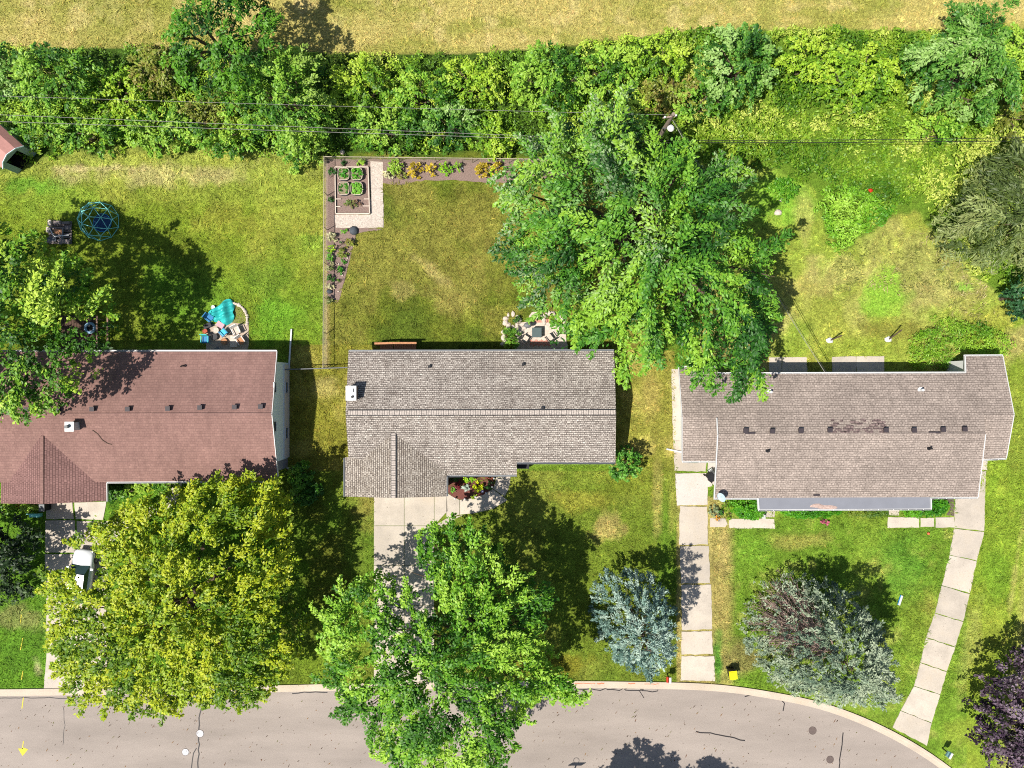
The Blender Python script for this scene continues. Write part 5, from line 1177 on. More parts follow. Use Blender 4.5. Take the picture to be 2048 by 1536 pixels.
def pot(label, px_, py_, r_, h_, m, plant=None, name="plant_pot", cat="plant pot", seed=3):
    c = P(px_, py_, 0); t_ = thing(name, label, cat, c)
    b = MB(); b.cyl((c[0], c[1], 0), r_ * .75, h_, 14, r_); W(b, "pot", m, t_); b = MB(); b.tube([(c[0] + r_ * math.cos(a * .449), c[1] + r_ * math.sin(a * .449), h_) for a in range(14)], .03, 5, closed=True); W(b, "rim", m, t_)
    b = MB(); b.cyl((c[0], c[1], h_ - .03), r_ * .85, .02, 12); W(b, "soil", M_mulch_red, t_)
    if plant:
        v, cl, _ = crown([(c[0] + r_ * 1.2 * math.cos(a), c[1] + r_ * 1.2 * math.sin(a)) for a in np.linspace(0, 6.28, 9)[:-1]], h_ + .05, h_ + .35, plant, seed, dens=60, nl=10, leaf=.1, spray=.15, thr=0, skirt=.1, lump=.1); add_crown(t_, v, cl, name="foliage")
    return t_
pot("terracotta pot on the cluttered patio's left edge", 413, 663, .19, .3, M_terra)
pot("round pale tub in the middle of the cluttered patio", 434, 661, .24, .25, M_stone)
pot("black tub with white rim on the cluttered patio", 431, 674, .27, .22, M_dark)
pot("tan oval tub near the brown roof gutter", 450, 683, .25, .2, M_tan)
pot("white pot behind the turquoise tarp", 428, 615, .15, .2, M_white)
pot("terracotta pot by the brown roof wing's bottom edge at left", 39, 1012, .16, .28, M_terra, [(120, 90, 50), (150, 110, 70)])
# teal bench and dark storage by the garage
c = P(76, 1029, 0); t_ = thing("bench", "pale teal bench in tree shade left of the brown house's driveway", "bench", c)
b = MB(); b.box((c[0], c[1], .43), (.85, .3, .05)); W(b, "seat", M_teal, t_); b = MB(); b.box((c[0], c[1] + .17, .65), (.85, .05, .35)); W(b, "backrest", M_teal, t_)
for sx in (-1, 1): b = MB(); b.box((c[0] + sx * .36, c[1], .21), (.06, .28, .42)); W(b, "leg", M_teal, t_)
box_thing("storage_bin", "grey bin with dark lid against the garage at the driveway's top left", "bin", 98, 1012, (.42, .55, .9), M_dark, 0, M_grey)

# --- deck at the back of the brown house
c = P(185, 655, 0); t_ = thing("deck", "brown wooden deck half hidden under the left maple", "deck", c)
b = MB()
for i in range(13): b.box((P(130 + i * 5.2, 0)[0], P(0, 668)[1], .35), (.19, 3.0, .04))
W(b, "floor", pm("dark_deck", (92, 70, 58), .85, .3, 7), t_)
for px_ in (193, 206):
    b = MB(); b.box((P(px_, 0, 1.0)[0], P(0, 665)[1], .95 if px_ == 193 else .35), (.13, 2.6, .06)); 
    for k_ in range(4): b.box((P(px_, 0, 1.0)[0], P(0, 640 + k_ * 16)[1], .45 if px_ == 193 else .17), (.08, .08, .95 if px_ == 193 else .34))
    W(b, "railing", pm("deck_rail", (150, 120, 104), .8, .2, 7), t_)
c = P(181, 656, .4); b = MB(); t_ = thing("inflatable_ring", "blue grey inflatable ring on the shaded deck", "swim ring", (c[0], c[1], .37))
b.tube([(c[0] + .38 * math.cos(a * .3491), c[1] + .38 * math.sin(a * .3491), .47) for a in range(18)], .11, 8, closed=True); W(b, "ring", pm("pale_blue_vinyl", (150, 186, 214), .4, .08), t_); b = MB(); b.cyl((c[0], c[1], .38), .3, .03, 14); W(b, "base", M_dark, t_)
# --- wooden ramp behind the grey house
c = P(792, 692, 0); t_ = thing("deck_rail", "narrow orange tan wooden stair rail behind the grey house", "stairs", c)
for i in range(16):
    b_ = .3 if i < 6 else .22
b = MB(); pts = [P(749, 687, .9), P(785, 686, 1.15), P(833, 686, 1.15)]
bar(b, pts[0], pts[1], .16, .06); bar(b, pts[1], pts[2], .16, .06); W(b, "handrail", M_tan, t_)
b = MB()
for i in range(20):
    x_ = 752 + i * 4.1; zz_ = .9 + min(1, i / 8) * .25; q = P(x_, 690, zz_); b.box((q[0], q[1] - .02, zz_ / 2), (.05, .04, zz_))
W(b, "balusters", M_tan, t_)
b = MB()
for i in range(9): q = P(790 + i * 5, 694, .7); b.box((q[0], q[1], .7), (.19, .75, .04))
W(b, "floor", M_tan, t_)
for i in range(4): q = P(783 - i * 7, 695, .5); b = MB(); b.box((q[0], q[1], .58 - i * .15), (.28, .7, .04)); W(b, "step", M_tan, t_)

# --- raised bed with four planters
c = P(704, 380, 0); t_ = thing("raised_bed", "rectangular timber raised garden bed in the pebble and mulch corner", "raised bed", c); M_wp = pm("pale_timber", (236, 218, 200), .8, .12, 5)
for (a, d) in [((670, 334), (736, 334)), ((736, 334), (739, 427)), ((739, 427), (671, 427)), ((671, 427), (670, 334))]:
    b = MB(); bar(b, P(*a, z=.25), P(*d, z=.25), .07, .25, -.1); W(b, "side_board", M_wp, t_)
for (a, d) in [((671, 398), (682, 398)), ((728, 398), (738, 398)), ((671, 413), (681, 413)), ((726, 412), (738, 412))]:
    b = MB(); bar(b, P(*a, z=.2), P(*d, z=.2), .06, .06); W(b, "cross_bar", M_wp, t_)
b = MB(); b.prism([P2(671, 335), P2(736, 335), P2(738, 426), P2(672, 426)], 0, .1); W(b, "soil", M_mulch, t_)
GG = [(60, 130, 30), (100, 180, 44), (140, 200, 70)]
def planter(label, cx, cy, sx, sy, seed, pal, cov):
    c = P(cx, cy, 0); t_ = thing("planter", label, "planter", c, group="metal planters in the raised bed"); n_ = 24; ring = []
    for i in range(n_):
        a = 2 * math.pi * i / n_; q = (abs(math.cos(a)) ** 4 + abs(math.sin(a)) ** 4) ** -.25; ring.append((c[0] + sx * q * math.cos(a), c[1] + sy * q * math.sin(a)))
    b = MB()
    b.tube([(x_, y_, .5) for x_, y_ in ring], .022, 5, closed=True); W(b, "rim", M_wp, t_)
    b = MB(); k = 0
    for x_, y_ in ring: b.v += [(x_, y_, .1), (x_, y_, .5)]
    for i in range(n_): j = (i + 1) % n_; b.f.append((2 * i, 2 * j, 2 * j + 1, 2 * i + 1))
    W(b, "side", M_slate, t_)
    b = MB(); b.prism([(c[0] + (x_ - c[0]) * .98, c[1] + (y_ - c[1]) * .98) for x_, y_ in ring], .3, .42); W(b, "soil", pm("pale_soil", (150, 140, 110), .95, .3, 12), t_)
    v, cl, _ = crown([(c[0] + (x_ - c[0]) * cov, c[1] + (y_ - c[1]) * cov) for x_, y_ in ring], .42, .7, pal, seed, dens=50, nl=12, leaf=.12, spray=.2, thr=.1 if cov > .85 else .4, skirt=.1, lump=.12); add_crown(t_, v, cl, name="seedlings")
planter("upper left planter with sparse seedlings in the raised bed", 690, 351, .46, .5, 11, GG, .85)
planter("upper right planter with dense green herbs in the raised bed", 716, 351, .46, .5, 12, GG, .92)
planter("lower left planter with patchy green plants in the raised bed", 690, 380, .46, .52, 13, GG, .84)
planter("lower right planter full of green plants in the raised bed", 716, 380, .48, .52, 14, GG, .95)
def plant(label, cx, cy, r_, h_, pal, seed, name="garden_plant", cat="plant", group=None, ry=None, **kw):
    k = dict(thr=.08, leaf=.13, spray=.22, skirt=h_ * .6, lump=.2, nl=12, dens=34); k.update(kw)
    return tree(name, label, circ(cx, cy, r_, ry or r_, 10, seed, .12), h_ * .4, h_, pal, seed, r0=.03, nlimb=3, cat=cat, group=group, **k)
DK = [(40, 84, 30), (70, 120, 44)]; YL = [(150, 130, 24), (206, 180, 44), (232, 206, 70)]; CR = [(110, 130, 60), (206, 200, 150), (236, 230, 190)]; LM = [(120, 180, 30), (180, 220, 40), (214, 236, 50)]
plant("tomato-like green plant with reddish stems across the raised bed's lower end", 706, 407, 20, .6, [(70, 110, 40), (110, 150, 60), (150, 110, 90)], 31, ry=9)
for i, (x_, y_, r_, h_, pal, lb) in enumerate([
    (830, 340, 18, 1.1, YL, "largest golden yellow shrub along the back wire fence"), (862, 341, 14, 1.0, YL, "golden shrub just right of the largest one on the back fence"), (890, 338, 13, .9, LM, "lime and green shrub in the middle of the fence bed"), (966, 341, 15, 1.0, YL, "yellow shrub left of its twin in the fence bed's bare mulch"), (994, 341, 16, 1.0, YL + LM, "yellow green shrub right of its twin in the fence bed"), (1040, 336, 14, 1.0, YL, "golden shrub at the fence bed's right end by the silver maple"),
    (790, 333, 16, .9, G1, "green leafy plant beside the pebble path's top right"), (779, 349, 13, .7, CR, "cream leaved plant at the pebble path's right edge"), (804, 350, 10, .6, G5, "small brownish plant left of the golden shrubs"), (914, 334, 11, .9, G1, "small green plant right of the lime shrub"), (1075, 340, 14, .9, G3, "green plant half under the silver maple by the fence"), (722, 325, 10, .5, G1, "low green plant above the raised bed"), (688, 328, 8, .4, DK, "tiny plant at the raised bed's top left corner")]):
    plant(lb, x_, y_, r_, h_, pal, 640 + i, group="shrubs in the fence bed")
for i, (x_, y_, r_, h_, pal, lb) in enumerate([
    (664, 475, 10, .6, CR, "topmost cream leaved plant in the side bed by the fence"), (664, 499, 9, .6, DK + LM, "green plant below the topmost cream plant"), (689, 463, 6, .4, GG, "small green plant left of the dark round stone"), (683, 488, 5, .35, DK, "small dark green ball plant in the side bed"), (699, 486, 10, .6, G5, "widest olive plant at the side bed's right edge"), (687, 506, 10, .5, G5 + GG, "brown and green plant in the middle of the side bed"), (661, 533, 9, .6, CR, "second cream plant down the fence"), (686, 526, 5, .4, GG, "small green plant right of the second cream plant"), (678, 540, 8, .5, GG, "bright green plant at the side bed's narrowing"), (662, 556, 8, .5, DK, "dark green plant above the third cream plant"), (679, 560, 8, .4, G3, "yellow green plant near the side bed's lower tip"), (660, 572, 8, .6, CR, "third cream plant beside the small dark stone"), (658, 598, 8, .6, CR + [(240, 244, 220)], "lowest whitish plant in the side bed"), (662, 515, 8, .5, GG, "green plant between the first two cream plants"), (667, 345, 9, .7, DK, "dark plant against the fence left of the raised bed"), (662, 395, 7, .6, DK, "dark tuft on the fence beside the raised bed")]):
    plant(lb, x_, y_, r_, h_, pal, 660 + i, group="plants in the side bed")
def rock(label, x_, y_, d, m, seed=1, name="garden_rock"):
    b = MB(); b.blob(P(x_, y_, d[2] * .3), d, seed, 6, 10, .12); tag(b.build(name, m, smooth=True), label, "rock")
rock("dark round boulder at the pebble path's lower edge", 708, 461, (.38, .36, .3), M_slate, 2); rock("small dark stone between the two lowest cream plants", 659, 583, (.26, .18, .2), M_slate, 5)
rock("pale round stump end behind the fence above the raised bed", 685, 304, (.2, .2, .3), M_stone, 6); rock("white rock on the fence bed mulch right of the lime shrub", 924, 336, (.13, .12, .12), M_white, 7)
rock("larger pale stone on the bright green patch of the right back lot", 1556, 425, (.34, .26, .12), M_stone, 8); rock("smaller pale stone above its larger twin in the weeds", 1562, 399, (.2, .2, .12), M_stone, 9)
stones("stone_edging", "small white stones edging the side bed's lawn curve", [(713, 466), (706, 485), (703, 492), (699, 504), (695, 516), (694, 521), (688, 543), (685, 550), (677, 583), (678, 528)], M_stone, (.05, .1), 12, .1)

# --- front bed of the grey house
for i, (x_, y_, r_, h_, pal, lb, kw) in enumerate([
    (940, 958, 15, .7, LM, "wide lime plant against the grey roof's recessed gutter", dict(ry=8)), (955, 974, 11, .6, [(190, 210, 20), (226, 236, 30)], "brightest yellow mound in the curved front bed", {}), (932, 976, 9, .5, [(140, 170, 150), (206, 220, 210)], "silver leaved plant left of the yellow mound", dict(asp=.25, leaf=.2)), (917, 972, 7, .5, [(120, 40, 50), (170, 60, 70)], "crimson leaved plant at the left of the curved bed", {}), (977, 970, 9, .6, DK, "dark green ball shrub at the curved bed's right", {}), (905, 981, 5, .4, GG, "small green plant in the curved bed's left corner", {}), (980, 957, 9, .5, [(130, 70, 50), (176, 110, 80)], "rust coloured plant at the curved bed's top right", dict(ry=6)), (943, 992, 9, .4, G3, "olive yellow plant at the bottom of the curved bed", dict(ry=5)), (910, 956, 9, .6, DK, "dark shaded plant in the curved bed's top left", dict(ry=6))]):
    plant(lb, x_, y_, r_, h_, pal, 690 + i, group="plants in the curved front bed", **kw)
for i, (x_, y_, lb) in enumerate([(910, 996, "leftmost white globe light on the curved bed edge"), (930, 997, "second white globe light from the left on the curved bed"), (951, 993, "white globe light below the yellow mound"), (972, 985, "white globe light beside the lavender ball"), (984, 973, "white globe light right of the dark ball shrub"), (988, 956, "topmost white globe light by the curved walk")]):
    c = P(x_, y_, 0); t_ = thing("garden_light", lb, "garden light", c, group="globe lights along the curved bed"); b = MB(); b.tube([(c[0], c[1], 0), (c[0], c[1], .25)], .015, 6); W(b, "stake", M_dark, t_); b = MB(); b.blob((c[0], c[1], .3), (.085, .085, .085), nz=6, n=10, rough=0); W(b, "globe", M_white, t_)
b = MB(); c = P(965, 981, 0); t_ = thing("gazing_ball", "lavender gazing ball in the curved front bed", "garden ornament", c); b.blob((c[0], c[1], .38), (.14, .14, .14), nz=8, n=12, rough=0); W(b, "ball", pm("lavender_glass", (170, 160, 206), .2, .03, spec=.6), t_); b = MB(); b.cyl((c[0], c[1], 0), .1, .26, 10, .05); W(b, "stand", M_dark, t_)
# shrubs at the houses
tree("conical_shrub", "dense conical green shrub at the grey house's lower right corner", circ(1247, 926, 33, 35, 16, 3, .08), .5, 3.0, [(50, 100, 26), (86, 146, 40), (120, 176, 60)], 710, r0=.08, nlimb=5, cat="shrub", thr=0, leaf=.17, spray=.3, lump=.25, edge_pow=.9, dens=26, nl=20, plume=.6, pw=.28, pcov=1.6)
for i, (x_, y_, rx, ry, h_, pal, lb) in enumerate([
    (230, 985, 26, 20, 1.3, G2, "leafy green shrub at the brown house's front, by the driveway top"), (285, 975, 36, 14, 1.2, G1, "low green shrub along the brown house's front gutter"), (330, 968, 26, 10, 1.2, G2, "shrub beside the pale path at the brown house's front"), (600, 950, 26, 26, 1.4, G2, "ferny green shrub at the brown house's lower right corner"),
    (612, 985, 32, 26, .9, G2, "shaded low shrub below the bent white downspout"), (60, 1012, 20, 10, .9, G1, "bright leafed plant between the terracotta pot and garage bin"), (12, 1012, 26, 16, 1.1, G1, "green shrub at the far left below the brown roof wing")]):
    shrub(lb, x_, y_, rx, ry, h_, pal, 720 + i, name="foundation_shrub", dens=26, nl=20)
for i, (cxy, lb) in enumerate([([(1450, 1000), (1516, 1000), (1516, 1015), (1530, 1022), (1527, 1034), (1505, 1040), (1480, 1036), (1462, 1022)], "smooth green ground cover mound at the taupe house's front left"), ([(1560, 1014), (1680, 1014), (1684, 1026), (1650, 1036), (1600, 1036), (1566, 1030)], "long green juniper mat below the metal porch roof"), ([(1686, 1012), (1776, 1012), (1776, 1030), (1740, 1034), (1700, 1030)], "darker green mat at the porch roof's right half"), ([(1800, 1014), (1862, 1014), (1864, 998), (1890, 998), (1896, 1012), (1888, 1028), (1850, 1035), (1810, 1032)], "rounded green mound between porch and right driveway")]):
    poly = cxy; tree("ground_cover", lb, poly, .25, .75, [(46, 110, 16), (74, 146, 24), (110, 176, 36)] if i != 2 else [(50, 90, 24), (84, 120, 36), (130, 150, 50)], 740 + i, trunk=False, cat="ground cover", thr=0, leaf=.13, spray=.3, lump=.2, dens=45, nl=18, skirt=.2)
plant("greyish bushy plant beside the satellite dish", 1428, 1023, 11, .5, [(110, 130, 90), (150, 166, 120)], 750); plant("yellow green plant just under the satellite dish", 1456, 1012, 12, .6, G3, 751, asp=.3); plant("dry yellow plant left of the green mound", 1455, 1033, 8, .3, G5 + G3, 752)
plant("pink flowering plant below the porch gutter", 1650, 1044, 7, .4, [(150, 40, 70), (226, 120, 150), (120, 60, 70)], 753, cat="flowers"); plant("red and yellow flowers at the left front path", 1435, 1036, 5, .25, [(220, 60, 40), (240, 180, 60)], 754, cat="flowers")
pot("dark pot with greenery near the left front path", 1440, 1024, .2, .35, M_dark, DK)
b = MB(); c = P(1526, 1032, 0); t_ = thing("yard_sign", "small white A-frame sign beside the porch path", "sign", c)
for s_ in (-1, 1): b = MB(); b.box((c[0] + s_ * .07, c[1], .26), (.03, .36, .5), ry=-s_ * .25); W(b, "panel", M_white, t_)

# --- patio set behind the grey house
c = P(1073, 666, 0); t_ = thing("patio_table", "dark green grey square table on the stone patio", "table", c)
b = MB(); b.box((c[0], c[1], .6), (.78, .80, .05)); W(b, "tabletop", pm("slate_green_top", (92, 108, 108), .4, .06, 2), t_)
for sx in (-1, 1):
    for sy in (-1, 1): b = MB(); b.box((c[0] + sx * .34, c[1] + sy * .35, .29), (.06, .06, .58)); W(b, "leg", M_dark, t_)
chair("patio_chair", "patio chair with beige seat left of the square table", 1050, 678, 2.6, M_dark, M_stone, 1.05, group="patio chairs at the square table"); chair("patio_chair", "patio chair with beige seat right of the square table", 1098, 676, -2.5, M_dark, M_stone, 1.05, group="patio chairs at the square table")
c = P(1055, 652, 0); t_ = thing("grill", "dark oval covered grill at the stone patio's upper left", "grill", c); b = MB(); b.blob((c[0], c[1], .85), (.33, .24, .22), 2, 8, 14, .02); W(b, "lid", M_grey, t_)
for a in range(3): b = MB(); b.tube([(c[0], c[1], .7), (c[0] + .3 * math.cos(a * 2.1), c[1] + .3 * math.sin(a * 2.1), 0)], .02, 6); W(b, "leg", M_dark, t_)
shrub("spiky green shrub left of the patio set against the grey house", 1022, 676, 18, 22, 1.2, G2, 760, dens=16, nl=20, asp=.22)
plant("small green plant inside the left stone ring", 1035, 640, 8, .5, DK, 761); plant("small round green plant at the patio's upper right stones", 1104, 638, 8, .5, G3, 762)

# --- utility pole and wires
c = P(1300, 303, 0); t_ = thing("utility_pole", "leaning wooden utility pole rising out of the weeds right of the silver maple's top", "utility pole", c)
top = P(1347, 228, 8.6); b = MB(); b.tube([(c[0], c[1], -.3), ((c[0] + top[0]) / 2, (c[1] + top[1]) / 2, 4.3), top], [.2, .17, .13], 12); W(b, "pole", pm("pole_wood", (150, 136, 122), .85, .25, 5), t_)
b = MB(); b.box((top[0] - .2, top[1] - .1, 8.3), (1.0, .1, .12), rz=.15); W(b, "crossarm", M_greybark, t_)
for dx in (-.6, .2): b = MB(); b.cyl((top[0] + dx, top[1] - .1 + dx * .15, 8.36), .05, .2, 8, .07); W(b, "insulator", M_white, t_)
lp = P(1341, 257, 6.4); b = MB(); b.cyl((lp[0], lp[1], 6.3), .2, .18, 18, .26); b.blob((lp[0], lp[1], 6.5), (.24, .24, .1), nz=5, n=14, rough=0); W(b, "lamp_head", M_white, t_); b = MB(); b.tube([(lp[0] - .6, lp[1] + .05, 6.35), (lp[0], lp[1], 6.45)], .03, 6); W(b, "lamp_arm", M_grey, t_)
def wire(label, pts, z_, r_=.018, sag=.25, m=M_wire, cat="power line"):
    q = [Vector(P(a, c, zz_)) for (a, c), zz_ in zip(pts, z_)]; out = []
    for i, (a, d) in enumerate(zip(q[:-1], q[1:])):
        for j in range(12): t = j / 12; p = a.lerp(d, t); p.z -= sag * 4 * t * (1 - t) * .6; out.append(p)
    out.append(q[-1]); b = MB(); b.tube(out, r_, 5); tag(b.build("power_line", m), label, cat, "overhead lines")
wire("pale overhead line from the left edge to the pole, upper of the thick pair", [(-60, 227), (1303, 281)], (7.2, 6.6), .016, .1); wire("pale overhead line from the left edge to the pole, lower of the thick pair", [(-60, 241), (1303, 284)], (6.9, 6.4), .016, .1)
wire("faint thin overhead line highest in the hedgerow left of the pole", [(-60, 190), (1346, 230)], (8.3, 8.3), .012, .2)
wire("dark overhead line running right from the pole, upper one", [(1304, 281), (2120, 274)], (6.6, 7.0), .022, .35, M_wired); wire("dark overhead line running right from the pole, lower one", [(1303, 285), (2120, 281)], (6.4, 6.8), .022, .3, M_wired)
wire("twisted service cable dropping to the taupe roof's back eave, left strand", [(1345, 240), (1650, 745)], (7.8, 3.2), .022, .5, M_wire); wire("service cable dropping to the taupe roof's back eave, right strand", [(1348, 240), (1653, 744)], (7.9, 3.2), .018, .35, M_wired)

# --- clothes posts
def cpost(label, a, top_, h_, capm):
    c = P(*a); t_ = thing("clothesline_post", label, "post", c, group="leaning clothesline posts"); q = P(*top_, z=h_)
    b = MB(); b.tube([c, q], .06, 8); W(b, "post", M_bark, t_); b = MB()
    b.blob((c[0] - .05, c[1], .04), (.3, .26, .08), 3, 4, 9, .15); W(b, "footing", capm, t_)
cpost("left leaning clothesline post with white footing on the right back lawn", (1660, 681), (1683, 671), 1.2, M_white); cpost("right leaning clothesline post with white footing beside the vine mound", (1777, 679), (1803, 660), 1.7, M_white)
b = MB(); b.blob(P(1741, 381, .7), (.2, .16, .1), 3, 4, 8, .25); tag(b.build("garden_marker", M_red), "small orange red object sitting on the weeds of the right back lot", "marker")

# --- covers on the road
for (x_, y_, r_, m_, lb) in [(400, 1467, .31, M_cover, "white painted manhole cover on the sealed crack"), (371, 1504, .29, M_cover, "white painted manhole cover left of the sealed crack"), (1625, 1461, .32, M_iron, "dark iron manhole cover nearer the curving kerb"), (1660, 1519, .30, M_iron, "dark iron manhole cover at the bottom edge by the tar line")]:
    c = P(x_, y_, 0); t_ = thing("manhole_cover", lb, "manhole cover", (c[0], c[1], 0), group="manhole covers in the road"); b = MB(); b.cyl((c[0], c[1], 0), r_, .022, 28); W(b, "lid", m_, t_)
    b = MB(); b.tube([(c[0] + r_ * math.cos(a * .2244), c[1] + r_ * math.sin(a * .2244), .016) for a in range(28)], .018, 4, closed=True); W(b, "rim", M_iron, t_)

# --- bins, mailboxes, dish
def wheelie(label, px_, py_, rz, body, lid, s_=1.0, open_=False):
    c = P(px_, py_, 0); t_ = thing("wheelie_bin", label, "bin", c, rz); L_ = lambda b, n_, m2: b.build(n_, m2, t_, world=False)
    b = MB(); k = 0
    for z_, q in ((.06, .22), (.95, .30)): b.v += [(-q * s_, -q * 1.1 * s_, z_), (q * s_, -q * 1.1 * s_, z_), (q * s_, q * 1.1 * s_, z_), (-q * s_, q * 1.1 * s_, z_)]
    b.f += [(3, 2, 1, 0), (4, 5, 6, 7), (0, 1, 5, 4), (1, 2, 6, 5), (2, 3, 7, 6), (3, 0, 4, 7)]; L_(b, "body", body)
    b = MB(); b.box((0, -.03, .99), (.64 * s_, .68 * s_, .06)); b.box((0, -.03, 1.03), (.5 * s_, .5 * s_, .04)); b.box((0, -.36 * s_, .98), (.3, .1, .05)); L_(b, "lid", lid)
    b = MB(); b.tube([(-.26, .38 * s_, .95), (.26, .38 * s_, .95)], .025, 6); L_(b, "handle", M_dark)
    for sx in (-1, 1): b = MB(); b.tube([(sx * .24 - .03, .27, .1), (sx * .24 + .03, .27, .1)], .1, 12); L_(b, "wheel", M_dark)
wheelie("black wheeled bin with bright yellow lid at the kerb by the grey green spruce", 1459, 1340, .12, M_dark, M_yellow)
wheelie("black wheeled bin standing on the concrete below the taupe house's left eave", 1416, 951, .7, M_dark, M_dark, .95)
box_thing("recycling_tub", "green tub beside the black bin at the taupe house's left side", "tub", 1421, 943, (.3, .5, .35), pm("green_plastic", (60, 170, 120), .5, .1), .6, M_white)
for (x_, y_, rz, top_, side, lb) in [(1334, 1349, 0, M_white, M_dark, "slim kerbside mailbox with white top by the narrow driveway"), (1884, 1497, -.52, M_white, pm("mailbox_teal", (110, 150, 150), .5, .1), "white topped mailbox at the bottom of the curving driveway")]:
    c = P(x_, y_, 0); t_ = thing("mailbox", lb, "mailbox", c, rz, group="mailboxes at the kerb"); L_ = lambda b, n_, m2: b.build(n_, m2, t_, world=False)
    b = MB(); b.tube([(0, .05, -.1), (0, .05, 1.0)], .05, 8); L_(b, "post", M_dark)
    b = MB(); b.box((0, 0, 1.1), (.2, .5, .2)); L_(b, "box", side); b = MB(); b.box((0, 0, 1.22), (.16, .5, .05)); L_(b, "top", top_)
    b = MB(); b.box((-.2, .0, 1.02), (.14, .45, .16)); L_(b, "newspaper_box", M_red if side is M_dark else side)
c = P(1430, 991, 0); zr_ = eF; t_ = thing("satellite_dish", "pale blue satellite dish on the taupe house's front left gutter corner", "satellite dish", P(1436, 992, eF)[:2] + (eF,))
q = Vector(P(1443, 995, eF + .75)); nrm_ = Vector((-.72, -.3, .45)).normalized(); b = MB(); a1 = nrm_.cross(Vector((0, 0, 1))).normalized(); a2 = nrm_.cross(a1)
k = 0; b.v.append(tuple(q - nrm_ * .08))
for rr in (.2, .4):
    for j in range(20): th = j * math.pi / 10; p = q + a1 * rr * math.cos(th) * .95 + a2 * rr * math.sin(th) + nrm_ * (rr * rr * .5 - .08); b.v.append(tuple(p))
for j in range(20): j2 = (j + 1) % 20; b.f.append((0, 1 + j, 1 + j2)); b.f.append((1 + j, 21 + j, 21 + j2, 1 + j2))
W(b, "dish", pm("dish_blue", (196, 222, 236), .4, .05, 3), t_); b = MB(); b.tube([P(1432, 992, eF - .05), P(1437, 993, eF + .4), tuple(q - nrm_ * .1)], .035, 6); W(b, "mast", M_grey, t_); b = MB(); b.tube([tuple(q + a2 * .35), tuple(q + nrm_ * .5 + a2 * .1)], .015, 5); W(b, "feed_arm", M_grey, t_)
b = MB(); b.blob(P(1857, 1067, .12), (.12, .12, .12), nz=8, n=12, rough=0); tag(b.build("ball", pm("orange_ball", (232, 120, 80), .5, .1), smooth=True), "small orange ball on the grass left of the curving driveway", "ball")
c = P(1800, 1200, 0); t_ = thing("plastic_toy", "white and blue tube-shaped toy lying on the right front lawn", "toy", c, 1.25); b = MB(); b.tube([(-.42, 0, .09), (.42, 0, .09)], .085, 8); b.build("tube", M_white, t_, world=False); b = MB(); b.tube([(-.43, .09, .05), (.43, .09, .05)], .05, 6); b.build("strap", M_blue, t_, world=False)

# --- shed
A_ = Vector(P(42, 291, 1.9)); B2 = Vector(P(3, 334, 1.9)); A_.z = B2.z = 0; u_ = (B2 - A_); v_ = Vector((u_.y, -u_.x, 0)).normalized(); 
if v_.x > 0: v_ = -v_
t_ = thing("shed", "small shed with pink shingled gambrel roof and dark open front at the left edge", "shed", tuple(A_))
pr = [(-.03, 1.75), (.18, 2.25), (.5, 2.5), (.82, 2.25), (1.03, 1.75)]
def sp(t, z_, d): p = A_ + u_ * t + v_ * d; return (p.x, p.y, z_)
M_pink = pm("faded_pink_shingles", (206, 150, 140), .9, .12, 3)
b = MB()
for (t0, z0), (t1, z1) in zip(pr[:-1], pr[1:]): b.poly([sp(t0, z0, -.05), sp(t1, z1, -.05), sp(t1, z1, 3.2), sp(t0, z0, 3.2)])
for (t0, z0), (t1, z1) in zip(pr[:-1], pr[1:]): b.poly([sp(t0, z0 - .06, -.05), sp(t1, z1 - .06, -.05), sp(t1, z1, -.05), sp(t0, z0, -.05)])
W(b, "roof", M_pink, t_)
M_sh = pm("shed_siding", (168, 186, 190), .7, .1, 3)
b = MB(); q = [(t, z_ - .08) for t, z_ in pr]; q[0] = (.0, 1.72); q[-1] = (1.0, 1.72)
b.poly([sp(0, 0, 0), sp(.22, 0, 0), sp(.22, 1.85, 0), sp(0, 1.72, 0)]); b.poly([sp(.78, 0, 0), sp(1, 0, 0), sp(1, 1.72, 0), sp(.78, 1.85, 0)]); b.poly([sp(0, 1.72, 0), sp(.22, 1.85, 0), sp(.78, 1.85, 0), sp(1, 1.72, 0), sp(.82, 2.17, 0), sp(.5, 2.42, 0), sp(.18, 2.17, 0)])
b.poly([sp(0, 0, 0), sp(0, 0, 3.1), sp(0, 1.72, 3.1) , sp(0, 1.72, 0)]); b.poly([sp(1, 0, 0), sp(1, 0, 3.1), sp(1, 1.72, 3.1), sp(1, 1.72, 0)])
b.v[-8:] = [sp(0, 0, 0), sp(0, 0, 3.1), sp(0, 1.72, 3.1), sp(0, 1.72, 0), sp(1, 0, 0), sp(1, 0, 3.1), sp(1, 1.72, 3.1), sp(1, 1.72, 0)]
b.poly([sp(0, 0, 3.1), sp(1, 0, 3.1), sp(1, 1.72, 3.1), sp(.5, 2.4, 3.1), sp(0, 1.72, 3.1)]); W(b, "wall", M_sh, t_)
b = MB(); b.poly([sp(0, .06, 0), sp(1, .06, 0), sp(1, .06, 3.1), sp(0, .06, 3.1)]); W(b, "floor", M_dark, t_)
b = MB(); bar(b, sp(-.03, 1.72, -.07), sp(.18, 2.22, -.07), .04, .1); bar(b, sp(.18, 2.22, -.07), sp(.5, 2.47, -.07), .04, .1); bar(b, sp(.5, 2.47, -.07), sp(.82, 2.22, -.07), .04, .1); bar(b, sp(.82, 2.22, -.07), sp(1.03, 1.72, -.07), .04, .1); W(b, "trim", M_wall_blue, t_)

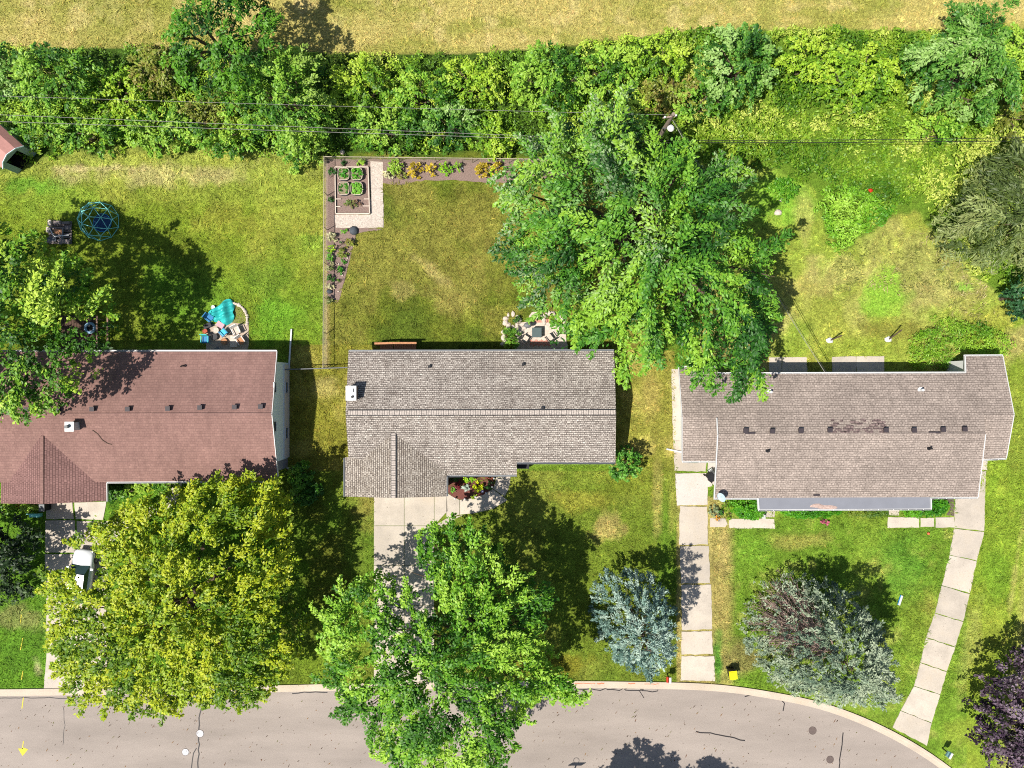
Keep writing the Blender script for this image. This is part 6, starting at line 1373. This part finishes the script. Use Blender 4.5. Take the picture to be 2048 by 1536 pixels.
# --- car under the yellow green tree
c = P(172, 1148, 0); t_ = thing("parked_car", "white car on the left driveway, mostly hidden by the yellow green tree", "car", c, math.radians(-7)); LL = lambda b, n_, m2, par=t_, sm=False: b.build(n_, m2, par, world=False, smooth=sm)
M_car = pm("white_car_paint", (238, 240, 242), .2, .02, 1, spec=.6, k=.8); b = MB(); st = [(2.2, .55, .55, .62), (2.1, .74, .4, .72), (1.8, .83, .28, .80), (1.2, .87, .25, .88), (.5, .88, .25, .92), (-1.0, .88, .25, .93), (-1.7, .85, .27, .95), (-2.05, .78, .35, .9), (-2.2, .66, .45, .8)]
for (y_, hw, z0, z1) in st: b.v += [(-hw * .9, y_, z0), (-hw, y_, (z0 + z1) / 2), (-hw * .97, y_, z1 - .1), (-hw * .82, y_, z1), (0, y_, z1 + .03), (hw * .82, y_, z1), (hw * .97, y_, z1 - .1), (hw, y_, (z0 + z1) / 2), (hw * .9, y_, z0)]
for i in range(len(st) - 1):
    for j in range(9): j2 = (j + 1) % 9; b.f.append((i * 9 + j, i * 9 + j2, (i + 1) * 9 + j2, (i + 1) * 9 + j))
b.f.append(tuple(range(9))[::-1]); b.f.append(tuple(range(9 * (len(st) - 1), 9 * len(st)))); LL(b, "body", M_car, sm=True)
b = MB(); b.v += [(-.74, 1.0, .9), (.74, 1.0, .9), (.6, .3, 1.36), (-.6, .3, 1.36), (-.6, -1.25, 1.36), (.6, -1.25, 1.36), (.72, -1.9, .93), (-.72, -1.9, .93)]
b.f += [(0, 1, 2, 3), (3, 2, 5, 4), (4, 5, 6, 7), (1, 6, 5, 2), (0, 3, 4, 7)]; LL(b, "window_glass", pm("tinted_glass", (52, 74, 70), .12, .1, 2, spec=.7))
b = MB(); b.box((0, -.47, 1.39), (1.28, 1.62, .06)); LL(b, "roof_panel", M_car)
for sx in (-1, 1):
    b = MB(); b.box((sx * .98, .75, .95), (.2, .12, .12)); LL(b, "mirror", M_car); b = MB(); b.box((sx * .62, 2.1, .64), (.26, .12, .12)); LL(b, "headlight", M_glass); b = MB(); b.box((sx * .66, -2.17, .75), (.2, .08, .16)); LL(b, "taillight", M_red)
    for sy in (1.35, -1.35):
        b = MB(); b.tube([(sx * .72, sy, .31), (sx * .90, sy, .31)], .31, 16); wh = LL(b, "wheel", M_dark); b = MB(); b.tube([(sx * .88, sy, .31), (sx * .915, sy, .31)], .18, 12); LL(b, "rim", M_grey, wh)
# --- basketball hoop standing across the road; its shadow reaches the asphalt
c = P(1115, 1551, 0); t_ = thing("basketball_hoop", "basketball hoop just below the picture whose backboard and ring shadow fall on the road", "basketball hoop", c)
b = MB(); b.tube([(c[0], c[1] - 1.0, 0), (c[0], c[1] - .9, 2.2), (c[0], c[1] - .05, 3.0)], .06, 8); W(b, "pole", M_dark, t_); b = MB(); b.box((c[0], c[1], 3.15), (1.1, .05, .75)); W(b, "backboard", M_white, t_)
b = MB(); b.tube([(c[0] + .23 * math.cos(a * .3491), c[1] + .32 + .23 * math.sin(a * .3491), 3.05) for a in range(18)], .02, 5, closed=True); b.box((c[0], c[1] + .06, 3.05), (.12, .1, .05)); W(b, "rim", M_red, t_)
# --- stick left on the brown roof
c = cam_plane(208, 880, *((P(-40, 831, 4.4), P(543, 829, 4.4), P(556, 962, 3.1)))); plq = (P(-40, 831, 4.4), P(543, 829, 4.4), P(556, 962, 3.1))
b = MB(); b.tube([tuple(Vector(cam_plane(x_, y_, *plq)) + Vector((0, 0, .05))) for x_, y_ in [(185, 860), (196, 868), (205, 880), (216, 887), (224, 889)]], .02, 5); tag(b.build("fallen_twig", M_bark), "thin dark twig lying on the brown roof below the chimney", "twig")
